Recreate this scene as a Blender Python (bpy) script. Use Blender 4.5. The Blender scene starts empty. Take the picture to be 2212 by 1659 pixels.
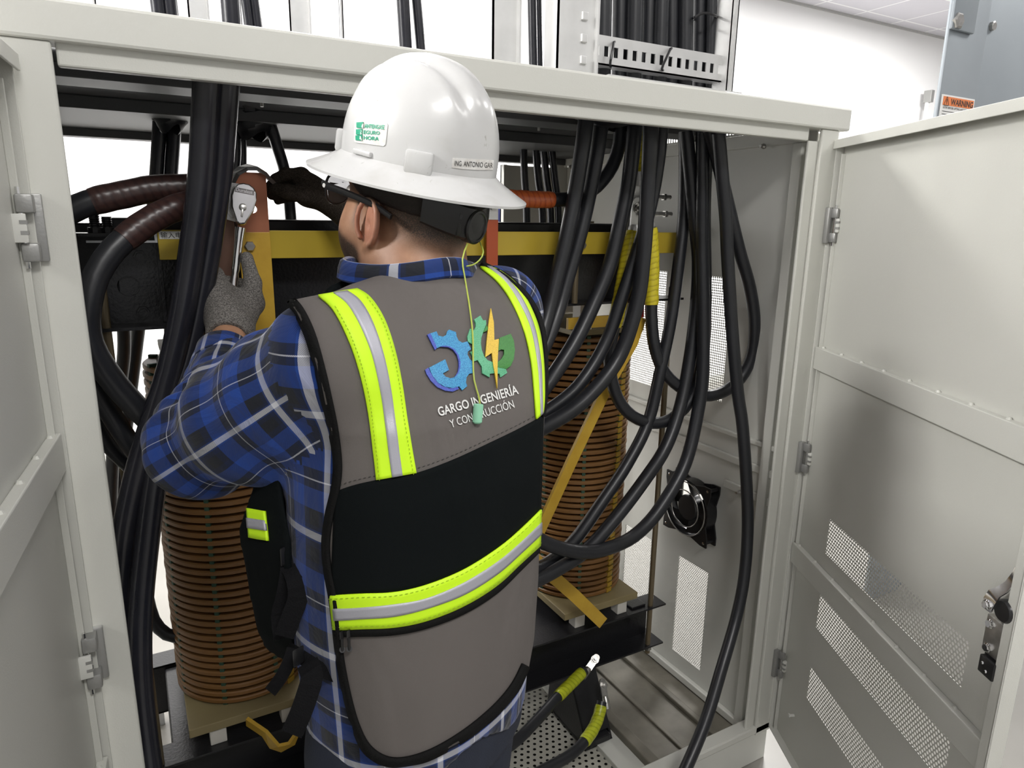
import bpy, bmesh, math, random
import numpy as np
from mathutils import Vector, Matrix
random.seed(7); rng = np.random.default_rng(7)
SC = bpy.context.scene
COL = SC.collection
PI = math.pi

# ------------------------------------------------------------------ camera
F = 1485.0
def _n(v):
    v = np.array(v, float); return v/np.linalg.norm(v)
_X = _n([2744, -315, F]); _D = _n([-88, 6230, F]); _D = _n(_D-_X*_D.dot(_X))
_Z = -_D; _Y = _n(np.cross(_Z, _X))
RM = np.array([_X, _Y, _Z])              # world = RM @ (right, down, forward)
CAM = np.array([0.0, 0.0, 1.6])
def ray(px, py): return RM@np.array([px-1106.0, py-829.5, F])
def Y(px, py, y):
    r = ray(px, py); return CAM+r*(y-CAM[1])/r[1]
def XP(px, py, x):
    r = ray(px, py); return CAM+r*(x-CAM[0])/r[0]
def ZP(px, py, z):
    r = ray(px, py); return CAM+r*(z-CAM[2])/r[2]
def D(px, py, d): return CAM+ray(px, py)*d/F
def proj(p):
    v = RM.T@(np.array(p, float)-CAM); return 1106+F*v[0]/v[2], 829.5+F*v[1]/v[2], v[2]
cd = bpy.data.cameras.new('camera'); cam = bpy.data.objects.new('camera', cd); COL.objects.link(cam)
cd.sensor_fit = 'HORIZONTAL'; cd.sensor_width = 36.0; cd.lens = F/2212*36.0
cd.clip_start = 0.02
_r = RM@np.array([1, 0, 0]); _u = RM@np.array([0, -1, 0]); _b = RM@np.array([0, 0, -1])
M4 = Matrix(((_r[0], _u[0], _b[0], CAM[0]), (_r[1], _u[1], _b[1], CAM[1]), (_r[2], _u[2], _b[2], CAM[2]), (0, 0, 0, 1)))
cam.matrix_world = M4
SC.camera = cam

# ------------------------------------------------------------------ light and exposure
SC.view_settings.view_transform = 'Standard'; SC.view_settings.look = 'None'
SC.view_settings.gamma = 1.0; SC.view_settings.use_curve_mapping = False
SC.view_settings.exposure = 0.28
SC.cycles.use_denoising = True
w = bpy.data.worlds.new('ambient_fill'); SC.world = w; w.use_nodes = True  # even white ambient, added to fill the room from its open front
w.node_tree.nodes['Background'].inputs[0].default_value = (1.0, 0.99, 0.97, 1)
w.node_tree.nodes['Background'].inputs[1].default_value = 0.45
def area(name, loc, sx, sy, power, rot=(0, 0, 0), col=(1, 0.985, 0.96)):
    l = bpy.data.lights.new(name, 'AREA'); l.shape = 'RECTANGLE'; l.size = sx; l.size_y = sy; l.energy = power; l.color = col
    o = bpy.data.objects.new(name, l); o.location = loc; o.rotation_euler = rot; COL.objects.link(o); return o
for i, (lx, ly, pw) in enumerate([(0.2, -1.4, 62), (2.2, -1.0, 22), (-3.2, 1.0, 250), (1.0, 3.6, 110), (3.8, 3.4, 190), (6.6, 3.2, 180), (4.2, 0.6, 45), (-1.4, 3.6, 110)]):
    area('unseen_overhead_light', (lx, ly, 3.6), 1.2, 0.6, pw)  # lights out of view; far-left placed to brighten the door, far-right added for wall

# ------------------------------------------------------------------ materials
def _mat(name):
    m = bpy.data.materials.new(name); m.use_nodes = True
    return m, m.node_tree.nodes, m.node_tree.links, m.node_tree.nodes['Principled BSDF']
def noise_bump(nt, lk, b, scale, strength, dist=0.002, detail=3, coord='Object'):
    tc = nt.new('ShaderNodeTexCoord'); n = nt.new('ShaderNodeTexNoise'); n.inputs['Scale'].default_value = scale; n.inputs['Detail'].default_value = detail
    bp = nt.new('ShaderNodeBump'); bp.inputs['Strength'].default_value = strength; bp.inputs['Distance'].default_value = dist
    lk.new(tc.outputs[coord], n.inputs['Vector']); lk.new(n.outputs['Fac'], bp.inputs['Height']); lk.new(bp.outputs[0], b.inputs['Normal'])
    return tc, n, bp
def mat(name, col, rough=0.5, metal=0.0, bump=None, var=None, spec=0.5, coat=0):
    """plain procedural material; bump=(scale,strength), var=(scale,amount,col2)"""
    m, nt, lk, b = _mat(name)
    b.inputs['Base Color'].default_value = (*col, 1); b.inputs['Roughness'].default_value = rough; b.inputs['Metallic'].default_value = metal
    b.inputs['Specular IOR Level'].default_value = spec
    if coat: b.inputs['Coat Weight'].default_value = coat
    if bump: noise_bump(nt, lk, b, bump[0], bump[1])
    if var:
        tc = nt.new('ShaderNodeTexCoord'); n = nt.new('ShaderNodeTexNoise'); n.inputs['Scale'].default_value = var[0]; n.inputs['Detail'].default_value = 5
        r = nt.new('ShaderNodeValToRGB'); r.color_ramp.elements[0].position = 0.5-var[1]; r.color_ramp.elements[1].position = 0.5+var[1]
        r.color_ramp.elements[0].color = (*col, 1); r.color_ramp.elements[1].color = (*var[2], 1)
        lk.new(tc.outputs['Object'], n.inputs['Vector']); lk.new(n.outputs['Fac'], r.inputs[0]); lk.new(r.outputs[0], b.inputs['Base Color'])
    return m
def hole_mat(name, col, pitch, rad, stagger=True, slot=False, rough=0.45):
    """painted sheet with real see-through holes; UVs in metres"""
    m, nt, lk, b = _mat(name)
    b.inputs['Base Color'].default_value = (*col, 1); b.inputs['Roughness'].default_value = rough
    uv = nt.new('ShaderNodeUVMap'); sp = nt.new('ShaderNodeSeparateXYZ'); lk.new(uv.outputs[0], sp.inputs[0])
    def ma(op, a, bb=None):
        n = nt.new('ShaderNodeMath'); n.operation = op
        for i, v in enumerate((a, bb)):
            if v is None: continue
            if isinstance(v, (int, float)): n.inputs[i].default_value = v
            else: lk.new(v, n.inputs[i])
        return n.outputs[0]
    k = 0.866 if stagger else 1.0
    if slot:
        a = ma('DIVIDE', sp.outputs[0], pitch)
        du = ma('SUBTRACT', ma('FRACT', a), 0.5); mask = ma('LESS_THAN', ma('ABSOLUTE', du), rad/pitch)
    else:
        a = ma('DIVIDE', sp.outputs[0], pitch); bb = ma('DIVIDE', sp.outputs[1], pitch*k)
        if stagger: a = ma('ADD', a, ma('MULTIPLY', ma('FLOORED_MODULO', ma('FLOOR', bb), 2.0), 0.5))
        du = ma('SUBTRACT', ma('FRACT', a), 0.5); dv = ma('MULTIPLY', ma('SUBTRACT', ma('FRACT', bb), 0.5), k)
        d2 = ma('ADD', ma('MULTIPLY', du, du), ma('MULTIPLY', dv, dv)); mask = ma('LESS_THAN', d2, (rad/pitch)**2)
    tr = nt.new('ShaderNodeBsdfTransparent'); mx = nt.new('ShaderNodeMixShader')
    lk.new(mask, mx.inputs[0]); lk.new(b.outputs[0], mx.inputs[1]); lk.new(tr.outputs[0], mx.inputs[2])
    lk.new(mx.outputs[0], nt['Material Output'].inputs[0])
    return m
PAINT = (0.60, 0.60, 0.555)
MT = {}
MT['paint'] = mat('light_grey_paint', PAINT, 0.42, bump=(420, 0.10))
MT['paint_smooth'] = mat('light_grey_sheet', (0.58, 0.58, 0.54), 0.38)
MT['vent_side'] = hole_mat('perforated_grey_sheet', (0.58, 0.58, 0.54), 0.0078, 0.0031, stagger=False)
MT['vent_low'] = hole_mat('staggered_perforated_sheet', (0.58, 0.58, 0.54), 0.0072, 0.0027)
MT['vent_door'] = hole_mat('perforated_door_sheet', PAINT, 0.0095, 0.0030)
MT['slots'] = hole_mat('slotted_grey_sheet', (0.45, 0.45, 0.42), 0.011, 0.003, slot=True)
MT['floor_perf'] = hole_mat('perforated_floor_plate', (0.42, 0.41, 0.36), 0.022, 0.0048)
MT['galv'] = mat('galvanised_steel', (0.62, 0.63, 0.64), 0.38, 0.75, var=(30, 0.2, (0.50, 0.51, 0.52)))
MT['tray'] = mat('aluminium_tray', (0.72, 0.72, 0.71), 0.42, 0.55, var=(18, 0.3, (0.58, 0.58, 0.57)))
MT['roof'] = mat('glossy_roof_sheet', (0.72, 0.72, 0.73), 0.10, 0.9)
MT['shaded_paint'] = mat('shaded_grey_frame', (0.075, 0.077, 0.08), 0.5)  # frame grey darkened: the shade under the roof is put into its colour
MT['hinge'] = mat('zinc_hinge', (0.36, 0.36, 0.35), 0.45, 0.6, bump=(200, 0.2))
MT['white_cast'] = mat('white_painted_leaf', (0.66, 0.66, 0.62), 0.4)
MT['chrome'] = mat('chrome', (0.78, 0.78, 0.78), 0.12, 1.0)
MT['steel'] = mat('bolt_steel', (0.55, 0.54, 0.52), 0.32, 0.9, var=(60, 0.2, (0.38, 0.37, 0.35)))
MT['cable'] = mat('black_cable_jacket', (0.012, 0.013, 0.016), 0.36, bump=(90, 0.06), var=(9, 0.35, (0.02, 0.021, 0.025)))
MT['cable_gloss'] = mat('shiny_black_cable_jacket', (0.010, 0.011, 0.017), 0.24, var=(12, 0.25, (0.022, 0.022, 0.028)))
MT['black_steel'] = mat('black_painted_steel', (0.012, 0.012, 0.014), 0.3, bump=(160, 0.25))
MT['black_plastic'] = mat('black_plastic', (0.012, 0.012, 0.013), 0.3)
MT['yellow_grp'] = mat('yellow_insulation_strip', (0.52, 0.38, 0.035), 0.38, var=(7, 0.4, (0.46, 0.33, 0.03)))
MT['yellow_bar'] = mat('yellow_wrapped_bar', (0.60, 0.38, 0.045), 0.42, var=(25, 0.3, (0.50, 0.30, 0.03)), bump=(120, 0.2))
MT['red_sleeve'] = mat('red_sleeve', (0.55, 0.035, 0.025), 0.4)
MT['copper'] = mat('copper_bar', (0.55, 0.22, 0.13), 0.36, 0.55, var=(14, 0.3, (0.42, 0.16, 0.09)))
MT['copper_dark'] = mat('tarnished_copper', (0.20, 0.11, 0.08), 0.42, 0.4, var=(14, 0.3, (0.14, 0.08, 0.06)))
MT['board'] = mat('epoxy_board', (0.27, 0.22, 0.11), 0.55, bump=(90, 0.2), var=(10, 0.3, (0.22, 0.175, 0.085)))
MT['winding'] = mat('brown_winding', (0.235, 0.115, 0.036), 0.42, var=(6, 0.3, (0.19, 0.092, 0.028)), bump=(120, 0.3))
MT['core_dark'] = mat('coil_gap', (0.055, 0.04, 0.02), 0.8)
MT['green_stick'] = mat('green_spacer', (0.03, 0.075, 0.045), 0.6)
MT['ywrap'] = mat('yellow_wrap', (0.42, 0.26, 0.03), 0.5)
MT['ceramic'] = mat('white_block', (0.62, 0.60, 0.55), 0.5)
def tape_mat(name, col, col2):
    m, nt, lk, b = _mat(name); b.inputs['Roughness'].default_value = 0.33
    uv = nt.new('ShaderNodeUVMap'); n = nt.new('ShaderNodeTexWave'); n.wave_type = 'BANDS'; n.bands_direction = 'X'
    n.inputs['Scale'].default_value = 22; n.inputs['Distortion'].default_value = 3.0; n.inputs['Detail'].default_value = 3; n.inputs['Detail Scale'].default_value = 1.5
    mp = nt.new('ShaderNodeMapping'); mp.inputs['Rotation'].default_value = (0, 0, 0.25)
    r = nt.new('ShaderNodeValToRGB'); r.color_ramp.elements[0].color = (*col2, 1); r.color_ramp.elements[0].position = 0.05
    r.color_ramp.elements[1].color = (*col, 1); r.color_ramp.elements[1].position = 0.35
    bp = nt.new('ShaderNodeBump'); bp.inputs['Strength'].default_value = 0.35; bp.inputs['Distance'].default_value = 0.0010
    lk.new(uv.outputs[0], mp.inputs[0]); lk.new(mp.outputs[0], n.inputs[0]); lk.new(n.outputs['Fac'], r.inputs[0]); lk.new(r.outputs[0], b.inputs['Base Color'])
    lk.new(n.outputs['Fac'], bp.inputs['Height']); lk.new(bp.outputs[0], b.inputs['Normal'])
    return m
MT['tape_yellow'] = tape_mat('yellow_tape', (0.66, 0.56, 0.03), (0.50, 0.40, 0.02))
MT['tape_green'] = tape_mat('yellow_green_tape', (0.42, 0.46, 0.02), (0.30, 0.34, 0.01))
MT['tape_orange'] = tape_mat('orange_tape', (0.55, 0.12, 0.03), (0.40, 0.07, 0.02))
MT['tape_brown'] = tape_mat('brown_tape', (0.050, 0.024, 0.021), (0.034, 0.017, 0.016))
MT['wall'] = mat('white_plaster', (0.86, 0.86, 0.86), 0.8, var=(1.5, 0.3, (0.83, 0.83, 0.83)))
MT['panfloor'] = mat('dusty_cabinet_floor', (0.20, 0.185, 0.15), 0.6, var=(9, 0.15, (0.12, 0.11, 0.085)))
MT['grey_wall_eq'] = mat('blue_grey_galvanised', (0.32, 0.35, 0.375), 0.5, 0.3, var=(2.5, 0.3, (0.27, 0.30, 0.325)))
MT['labelwhite'] = mat('label_white', (0.78, 0.78, 0.76), 0.4)
MT['ink'] = mat('black_ink', (0.03, 0.03, 0.03), 0.5)
MT['orange_ink'] = mat('orange_label', (0.75, 0.22, 0.07), 0.45)
# room floor: glossy pale epoxy, colour darkened to stand in for weaker light
def floor_mat():
    m, nt, lk, b = _mat('darkened_pale_floor'); b.inputs['Roughness'].default_value = 0.3
    tc = nt.new('ShaderNodeTexCoord'); n = nt.new('ShaderNodeTexNoise'); n.inputs['Scale'].default_value = 3; n.inputs['Detail'].default_value = 8
    r = nt.new('ShaderNodeValToRGB'); r.color_ramp.elements[0].color = (0.17, 0.162, 0.145, 1); r.color_ramp.elements[1].color = (0.25, 0.24, 0.22, 1)
    lk.new(tc.outputs['Object'], n.inputs[0]); lk.new(n.outputs['Fac'], r.inputs[0]); lk.new(r.outputs[0], b.inputs['Base Color']); return m
MT['floor'] = floor_mat()
def ceil_mat():
    m, nt, lk, b = _mat('ceiling_tiles'); b.inputs['Roughness'].default_value = 0.85
    tc = nt.new('ShaderNodeTexCoord'); br = nt.new('ShaderNodeTexBrick'); br.offset = 0.0; br.inputs['Scale'].default_value = 1.0
    br.inputs['Color1'].default_value = (0.62, 0.61, 0.66, 1); br.inputs['Color2'].default_value = (0.62, 0.61, 0.66, 1); br.inputs['Mortar'].default_value = (0.85, 0.85, 0.87, 1)
    br.inputs['Brick Width'].default_value = 0.61; br.inputs['Row Height'].default_value = 0.61; br.inputs['Mortar Size'].default_value = 0.012
    lk.new(tc.outputs['Object'], br.inputs[0]); lk.new(br.outputs[0], b.inputs['Base Color']); return m
MT['ceiling'] = ceil_mat()

# ------------------------------------------------------------------ mesh helpers
class MB:
    def __init__(s): s.v = []; s.f = []; s.m = []; s.uv = []
    def add(s, verts, faces, mi=0, uvs=None):
        o = len(s.v); s.v += [tuple(map(float, p)) for p in verts]
        for k, f in enumerate(faces):
            s.f.append([i+o for i in f]); s.m.append(mi); s.uv.append(uvs[k] if uvs is not None else None)
        return s
    def box2(s, a, b, mi=0, bev=0.0):
        lo = np.minimum(np.array(a, float), np.array(b, float)); hi = np.maximum(np.array(a, float), np.array(b, float))
        return s.obox((lo+hi)/2, (1, 0, 0), (0, 1, 0), (0, 0, 1), (hi-lo)/2, mi, bev)
    def obox(s, c, ax, ay, az, h, mi=0, bev=0.0):
        c = np.array(c, float); ax = _n(ax); ay = _n(ay); az = _n(az)
        if bev <= 0 or bev*2.1 > 2*min(h):
            vs = [c+ax*h[0]*i+ay*h[1]*j+az*h[2]*k for i in (-1, 1) for j in (-1, 1) for k in (-1, 1)]
            fs = [(0, 1, 3, 2), (4, 6, 7, 5), (0, 4, 5, 1), (2, 3, 7, 6), (0, 2, 6, 4), (1, 5, 7, 3)]
            uv = [[(np.dot(vs[i]-c, ax) if abs(fi) not in (0, 1) else np.dot(vs[i]-c, ay), np.dot(vs[i]-c, az) if fi not in (4, 5) else np.dot(vs[i]-c, ay)) for i in f] for fi, f in enumerate(fs)]
            return s.add(vs, fs, mi, uv)
        bm = bmesh.new(); bmesh.ops.create_cube(bm, size=1)
        for v in bm.verts: v.co = Vector((v.co.x*2*h[0], v.co.y*2*h[1], v.co.z*2*h[2]))
        bmesh.ops.bevel(bm, geom=bm.edges[:], offset=bev, segments=2, affect='EDGES', profile=0.5)
        bm.verts.index_update()
        vs = [c+ax*v.co.x+ay*v.co.y+az*v.co.z for v in bm.verts]; fs = [[v.index for v in f.verts] for f in bm.faces]; bm.free()
        return s.add(vs, fs, mi)
    def tube(s, pts, r, n=14, mi=0, caps=True, smooth_path=True, step=0.02, ell=1.0, uref=(0, 0, 1)):
        """round tube through points; r scalar or list per point"""
        P = [np.array(p, float) for p in pts]; R = [r]*len(P) if np.isscalar(r) else list(r)
        if smooth_path and len(P) > 2: P, R = spline(P, R, step)
        T = []
        for i in range(len(P)):
            t = P[min(i+1, len(P)-1)]-P[max(i-1, 0)]; T.append(_n(t))
        u = np.cross(T[0], uref)
        if np.linalg.norm(u) < 1e-3: u = np.cross(T[0], (1, 0, 0))
        u = _n(u); vs = []; uvs = []; L = 0
        for i in range(len(P)):
            u = _n(u-T[i]*np.dot(u, T[i])); v = np.cross(T[i], u)
            if i: L += np.linalg.norm(P[i]-P[i-1])
            for k in range(n):
                a = 2*PI*k/n; vs.append(P[i]+R[i]*(u*math.cos(a)+v*math.sin(a)*ell)); uvs.append((L, a*R[i]))
        fs = []; fu = []
        for i in range(len(P)-1):
            for k in range(n):
                a, b2 = i*n+k, i*n+(k+1) % n; c2, d2 = b2+n, a+n
                fs.append((a, b2, c2, d2)); wrap = 2*PI*R[i] if (k+1) % n == 0 else 0
                fu.append([uvs[a], (uvs[b2][0], uvs[b2][1]+wrap), (uvs[c2][0], uvs[c2][1]+wrap), uvs[d2]])
        if caps:
            fs.append(tuple(range(n))[::-1]); fs.append(tuple(range((len(P)-1)*n, len(P)*n))); fu += [[(0, 0)]*n]*2
        return s.add(vs, fs, mi, fu)
    def lathe(s, prof, c, axis, n=24, mi=0, capends=True):
        """prof: list of (radius, height along axis)"""
        c = np.array(c, float); ax = _n(axis); u = np.cross(ax, (0, 0, 1))
        if np.linalg.norm(u) < 1e-3: u = np.array([1., 0, 0])
        u = _n(u); v = np.cross(ax, u); vs = []; fs = []
        for (r, h) in prof:
            for k in range(n):
                a = 2*PI*k/n; vs.append(c+ax*h+r*(u*math.cos(a)+v*math.sin(a)))
        for i in range(len(prof)-1):
            for k in range(n): fs.append((i*n+k, i*n+(k+1) % n, (i+1)*n+(k+1) % n, (i+1)*n+k))
        if capends: fs.append(tuple(range(n))[::-1]); fs.append(tuple(range((len(prof)-1)*n, len(prof)*n)))
        return s.add(vs, fs, mi)
    def prism(s, poly, o, ax, ay, az, h, mi=0, holes=None):
        """extrude a 2D polygon (list of (u,v)) placed at o with axes ax, ay, thickness h along az"""
        o = np.array(o, float); ax = np.array(ax, float); ay = np.array(ay, float); az = np.array(az, float)
        n = len(poly); vs = [o+ax*p[0]+ay*p[1] for p in poly]+[o+ax*p[0]+ay*p[1]+az*h for p in poly]
        fs = [tuple(range(n))[::-1], tuple(range(n, 2*n))]+[(i, (i+1) % n, (i+1) % n+n, i+n) for i in range(n)]
        uv = [[tuple(poly[i]) for i in range(n)][::-1], [tuple(poly[i]) for i in range(n)]]+[[(0, 0)]*4]*n
        return s.add(vs, fs, mi, uv)
    def quad(s, a, b, c, d, mi=0, uv=None): return s.add([a, b, c, d], [(0, 1, 2, 3)], mi, [uv] if uv else None)
    def build(s, name, mats, parent=None, smooth=False, loc=None, label=None):
        base = np.array(parent_base(parent) if parent is not None else (loc if loc is not None else (0, 0, 0)), float)
        me = bpy.data.meshes.new(name); me.from_pydata([tuple(np.array(p)-base) for p in s.v], [], s.f)
        if not isinstance(mats, (list, tuple)): mats = [mats]
        for m in mats: me.materials.append(MT[m] if isinstance(m, str) else m)
        me.polygons.foreach_set('material_index', s.m)
        if any(u is not None for u in s.uv):
            ul = me.uv_layers.new(name='UVMap'); flat = []
            for f, u in zip(s.f, s.uv):
                for k in range(len(f)): flat += list(u[k]) if u is not None else [0, 0]
            ul.data.foreach_set('uv', flat)
        me.validate(); me.update()
        bm = bmesh.new(); bm.from_mesh(me); bmesh.ops.recalc_face_normals(bm, faces=bm.faces); bm.to_mesh(me); bm.free()
        if smooth:
            me.polygons.foreach_set('use_smooth', [True]*len(me.polygons))
            me.set_sharp_from_angle(angle=math.radians(38))
        o = bpy.data.objects.new(name, me); COL.objects.link(o)
        if parent is not None: o.parent = parent
        else: o.location = tuple(base)
        if label: o['label'] = label
        return o
BASE = {}
def parent_base(p):
    b = np.zeros(3)
    while p is not None: b = b+np.array(p.location); p = p.parent
    return b
def spline(P, R, step=0.02):
    P = [np.array(p, float) for p in P]; Q = [2*P[0]-P[1]]+P+[2*P[-1]-P[-2]]; out = []; ro = []
    for i in range(1, len(Q)-2):
        n = max(2, int(np.linalg.norm(Q[i+1]-Q[i])/step))
        # centripetal-ish catmull rom
        for k in range(n):
            t = k/n; t2 = t*t; t3 = t2*t
            out.append(0.5*((2*Q[i])+(-Q[i-1]+Q[i+1])*t+(2*Q[i-1]-5*Q[i]+4*Q[i+1]-Q[i+2])*t2+(-Q[i-1]+3*Q[i]-3*Q[i+1]+Q[i+2])*t3))
            ro.append(R[i-1]*(1-t)+R[min(i, len(R)-1)]*t)
    out.append(P[-1]); ro.append(R[-1]); return out, ro
def thing(name, label, cat, loc=(0, 0, 0), group=None):
    o = bpy.data.objects.new(name, None); o.empty_display_size = 0.05; COL.objects.link(o); o.location = tuple(map(float, loc))
    o['label'] = label; o['category'] = cat
    if group: o['group'] = group
    return o
def tag(o, label, cat, group=None):
    o['label'] = label; o['category'] = cat
    if group: o['group'] = group
    return o
def struct(o): o['kind'] = 'structure'; return o
def text(name, s, size, o, ax, ay, m, parent, thick=0.0004, align='LEFT', extrude_w=1.0, bold=0.0, label=None):
    """raised lettering: origin o, baseline direction ax, up direction ay"""
    cu = bpy.data.curves.new('t', 'FONT'); cu.body = s; cu.size = size; cu.align_x = align; cu.extrude = thick; cu.offset = bold
    cu.resolution_u = 3
    t = bpy.data.objects.new('t', cu); COL.objects.link(t); dg = bpy.context.evaluated_depsgraph_get(); dg.update()
    me = bpy.data.meshes.new_from_object(t.evaluated_get(dg)); bpy.data.objects.remove(t)
    ax = _n(ax)*extrude_w; ay2 = np.array(ay, float); az = _n(np.cross(ax, ay2)); o = np.array(o, float)
    b = parent_base(parent) if parent is not None else np.zeros(3)
    for v in me.vertices:
        p = o+ax*v.co.x+_n(ay2)*v.co.y+az*v.co.z-b; v.co = Vector(p)
    me.materials.clear(); me.materials.append(MT[m] if isinstance(m, str) else m)
    ob = bpy.data.objects.new(name, me); COL.objects.link(ob); ob.parent = parent
    if label: ob['label'] = label
    return ob
# ------------------------------------------------------------------ room
YB = 5.05; ZC = 3.67
def slab(name, a, b, m): o = MB().box2(a, b).build(name, m); struct(o); return o
slab('floor', (-4, -4, -0.1), (11, YB+0.1, 0), 'floor')
slab('ceiling', (-4, -4, ZC), (11, YB+0.1, ZC+0.1), 'ceiling')
slab('wall_back', (-4, YB, 0), (11, YB+0.12, ZC), 'wall')
slab('wall_left', (-4.12, -4, 0), (-4, YB, ZC), 'wall')
slab('wall_right', (11, -4, 0), (11.12, YB, ZC), 'wall')
slab('baseboard_back', (-4, YB-0.012, 0), (11, YB, 0.07), MT['paint_smooth'])
slab('trim_1', (-4, YB-0.02, ZC-0.02), (11, YB, ZC), mat('ceiling_trim', (0.45, 0.45, 0.44), 0.6))

# ------------------------------------------------------------------ cabinet
YF = 1.18                       # front plane
cab = thing('electrical_cabinet', 'open light grey steel transformer cabinet with perforated panels and both doors swung wide', 'cabinet', (0.75, 1.77, 0))
def cb(name, m='paint', *boxes, bev=0.003, label=None, parent=None, smooth=False):
    b = MB()
    for (p, q) in boxes: b.box2(p, q, 0, bev)
    return b.build(name, m, parent or cab, label=label, smooth=smooth)
cb('top_beam', 'paint', ((-0.16, YF-0.004, 1.826), (1.607, YF+0.05, 1.879)), bev=0.005)
cb('header_lip', 'paint', ((-0.055, YF+0.012, 1.797), (1.478, YF+0.03, 1.830)))
cb('corner_post', 'paint', ((-0.125, YF+0.002, 0.10), (-0.059, YF+0.012, 1.826)), ((-0.127, YF+0.002, 0.10), (-0.119, YF+0.05, 1.826)), ((-0.066, YF+0.010, 0.10), (-0.060, YF+0.03, 1.800)))
cb('corner_post', 'paint', ((1.514, YF+0.002, 0.10), (1.576, YF+0.012, 1.826)), ((1.514, YF+0.012, 0.10), (1.52, YF+0.045, 1.80)), ((1.480, YF+0.012, 0.10), (1.514, YF+0.020, 1.798)), ((1.568, YF+0.012, 0.10), (1.576, YF+0.06, 1.826)))
cb('rear_post', 'paint', ((1.48, 2.33, 0.08), (1.53, 2.37, 1.85)))
cb('rear_post', 'paint', ((-0.15, 2.33, 0.08), (-0.125, 2.37, 1.85)))
cb('side_panel', 'paint_smooth', ((-0.150, YF+0.05, 0.08), (-0.142, 2.34, 1.86)), bev=0)
cb('rear_panel', 'paint_smooth', ((1.26, 2.365, 0.08), (1.53, 2.373, 1.80)), ((1.26, 2.345, 0.08), (1.275, 2.373, 1.80)), bev=0)
# right side wall with vents left open
XS = 1.53
def wall_with_holes(x, y0, y1, z0, z1, holes, th=0.004):
    ys = sorted({y0, y1}|{v for h in holes for v in (h[0], h[1])}); zs = sorted({z0, z1}|{v for h in holes for v in (h[2], h[3])})
    b = MB()
    for i in range(len(ys)-1):
        for j in range(len(zs)-1):
            cy, cz = (ys[i]+ys[i+1])/2, (zs[j]+zs[j+1])/2
            if any(h[0] < cy < h[1] and h[2] < cz < h[3] for h in holes): continue
            b.box2((x, ys[i], zs[j]), (x+th, ys[i+1], zs[j+1]))
    return b
vents = [(1.445, 1.60, 1.075, 1.445, 'vent_side'), (1.725, 1.90, 1.055, 1.445, 'vent_side'), (1.438, 1.574, 0.155, 0.51, 'vent_low'), (1.715, 1.86, 0.18, 0.505, 'vent_low')]
slots = [(1.37, 1.545, 1.842, 1.872, 'slots'), (1.70, 1.83, 1.842, 1.872, 'slots'), (1.98, 2.12, 1.842, 1.872, 'slots'), (2.20, 2.335, 1.842, 1.872, 'slots')]
fan_hole = (1.445, 1.58, 0.645, 0.785)
wall_with_holes(XS, YF+0.03, 2.37, 0.08, 1.88, vents+slots+[fan_hole]).build('side_panel', 'paint_smooth', cab, label='right side panel of the cabinet, pierced by vents')
for (y0, y1, z0, z1, m) in vents+slots:
    MB().quad((XS+0.002, y0, z0), (XS+0.002, y1, z0), (XS+0.002, y1, z1), (XS+0.002, y0, z1), 0, [(y0, z0), (y1, z0), (y1, z1), (y0, z1)]).build('perforated_vent' if m != 'slots' else 'slotted_vent', m, cab)
cb('side_rail', 'paint', ((XS-0.014, YF+0.04, 0.985), (XS, 2.36, 1.000)), ((XS-0.012, YF+0.04, 0.905), (XS, 2.36, 0.928)))
cb('side_rail', 'paint', ((XS-0.010, YF+0.04, 0.820), (XS, 1.40, 0.845)))
cb('side_rail', 'paint', ((XS-0.018, YF+0.04, 0.075), (XS, 2.36, 0.10)))
cb('side_rail', 'paint', ((XS-0.016, YF+0.05, 1.800), (XS, 2.36, 1.835)))
cb('side_rail', 'paint', ((XS-0.02, YF+0.055, 0.09), (XS, YF+0.085, 1.80)))
# inner screws on the side rails
for (sx, sy) in ((1678, 315), (1600, 958), (1445, 962), (1618, 1020)):
    pass
for (py_, pz_) in ((1.36, 1.80), (1.33, 0.83), (2.28, 1.80), (1.56, 0.90)):
    MB().lathe([(0.007, 0), (0.007, 0.006), (0.004, 0.010), (0.004, 0.016)], (XS-0.014, py_, pz_), (-1, 0, 0), 8).build('rail_screw', 'steel', cab)
# roof
cb('roof_sheet', 'roof', ((-0.15, 1.30, 1.858), (1.53, 2.37, 1.866)), bev=0)
cb('roof_frame', 'shaded_paint', ((-0.145, YF+0.05, 1.845), (1.53, 1.315, 1.875)), bev=0)
cb('roof_frame', 'shaded_paint', ((-0.145, 1.52, 1.835), (1.53, 1.625, 1.858)), bev=0.002)
cb('roof_frame', 'shaded_paint', ((-0.145, 1.90, 1.83), (1.53, 2.37, 1.858)), ((-0.145, 2.32, 1.808), (1.53, 2.37, 1.83)), bev=0.002)
for k, x in enumerate((0.10, 0.30, 0.62, 1.02)):
    MB().lathe([(0.004, 0), (0.004, 0.022)], (x, 1.44 if k % 2 == 0 else 1.70, 1.838), (0, 0, 1), 8).build('roof_screw', 'steel', cab)
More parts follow.
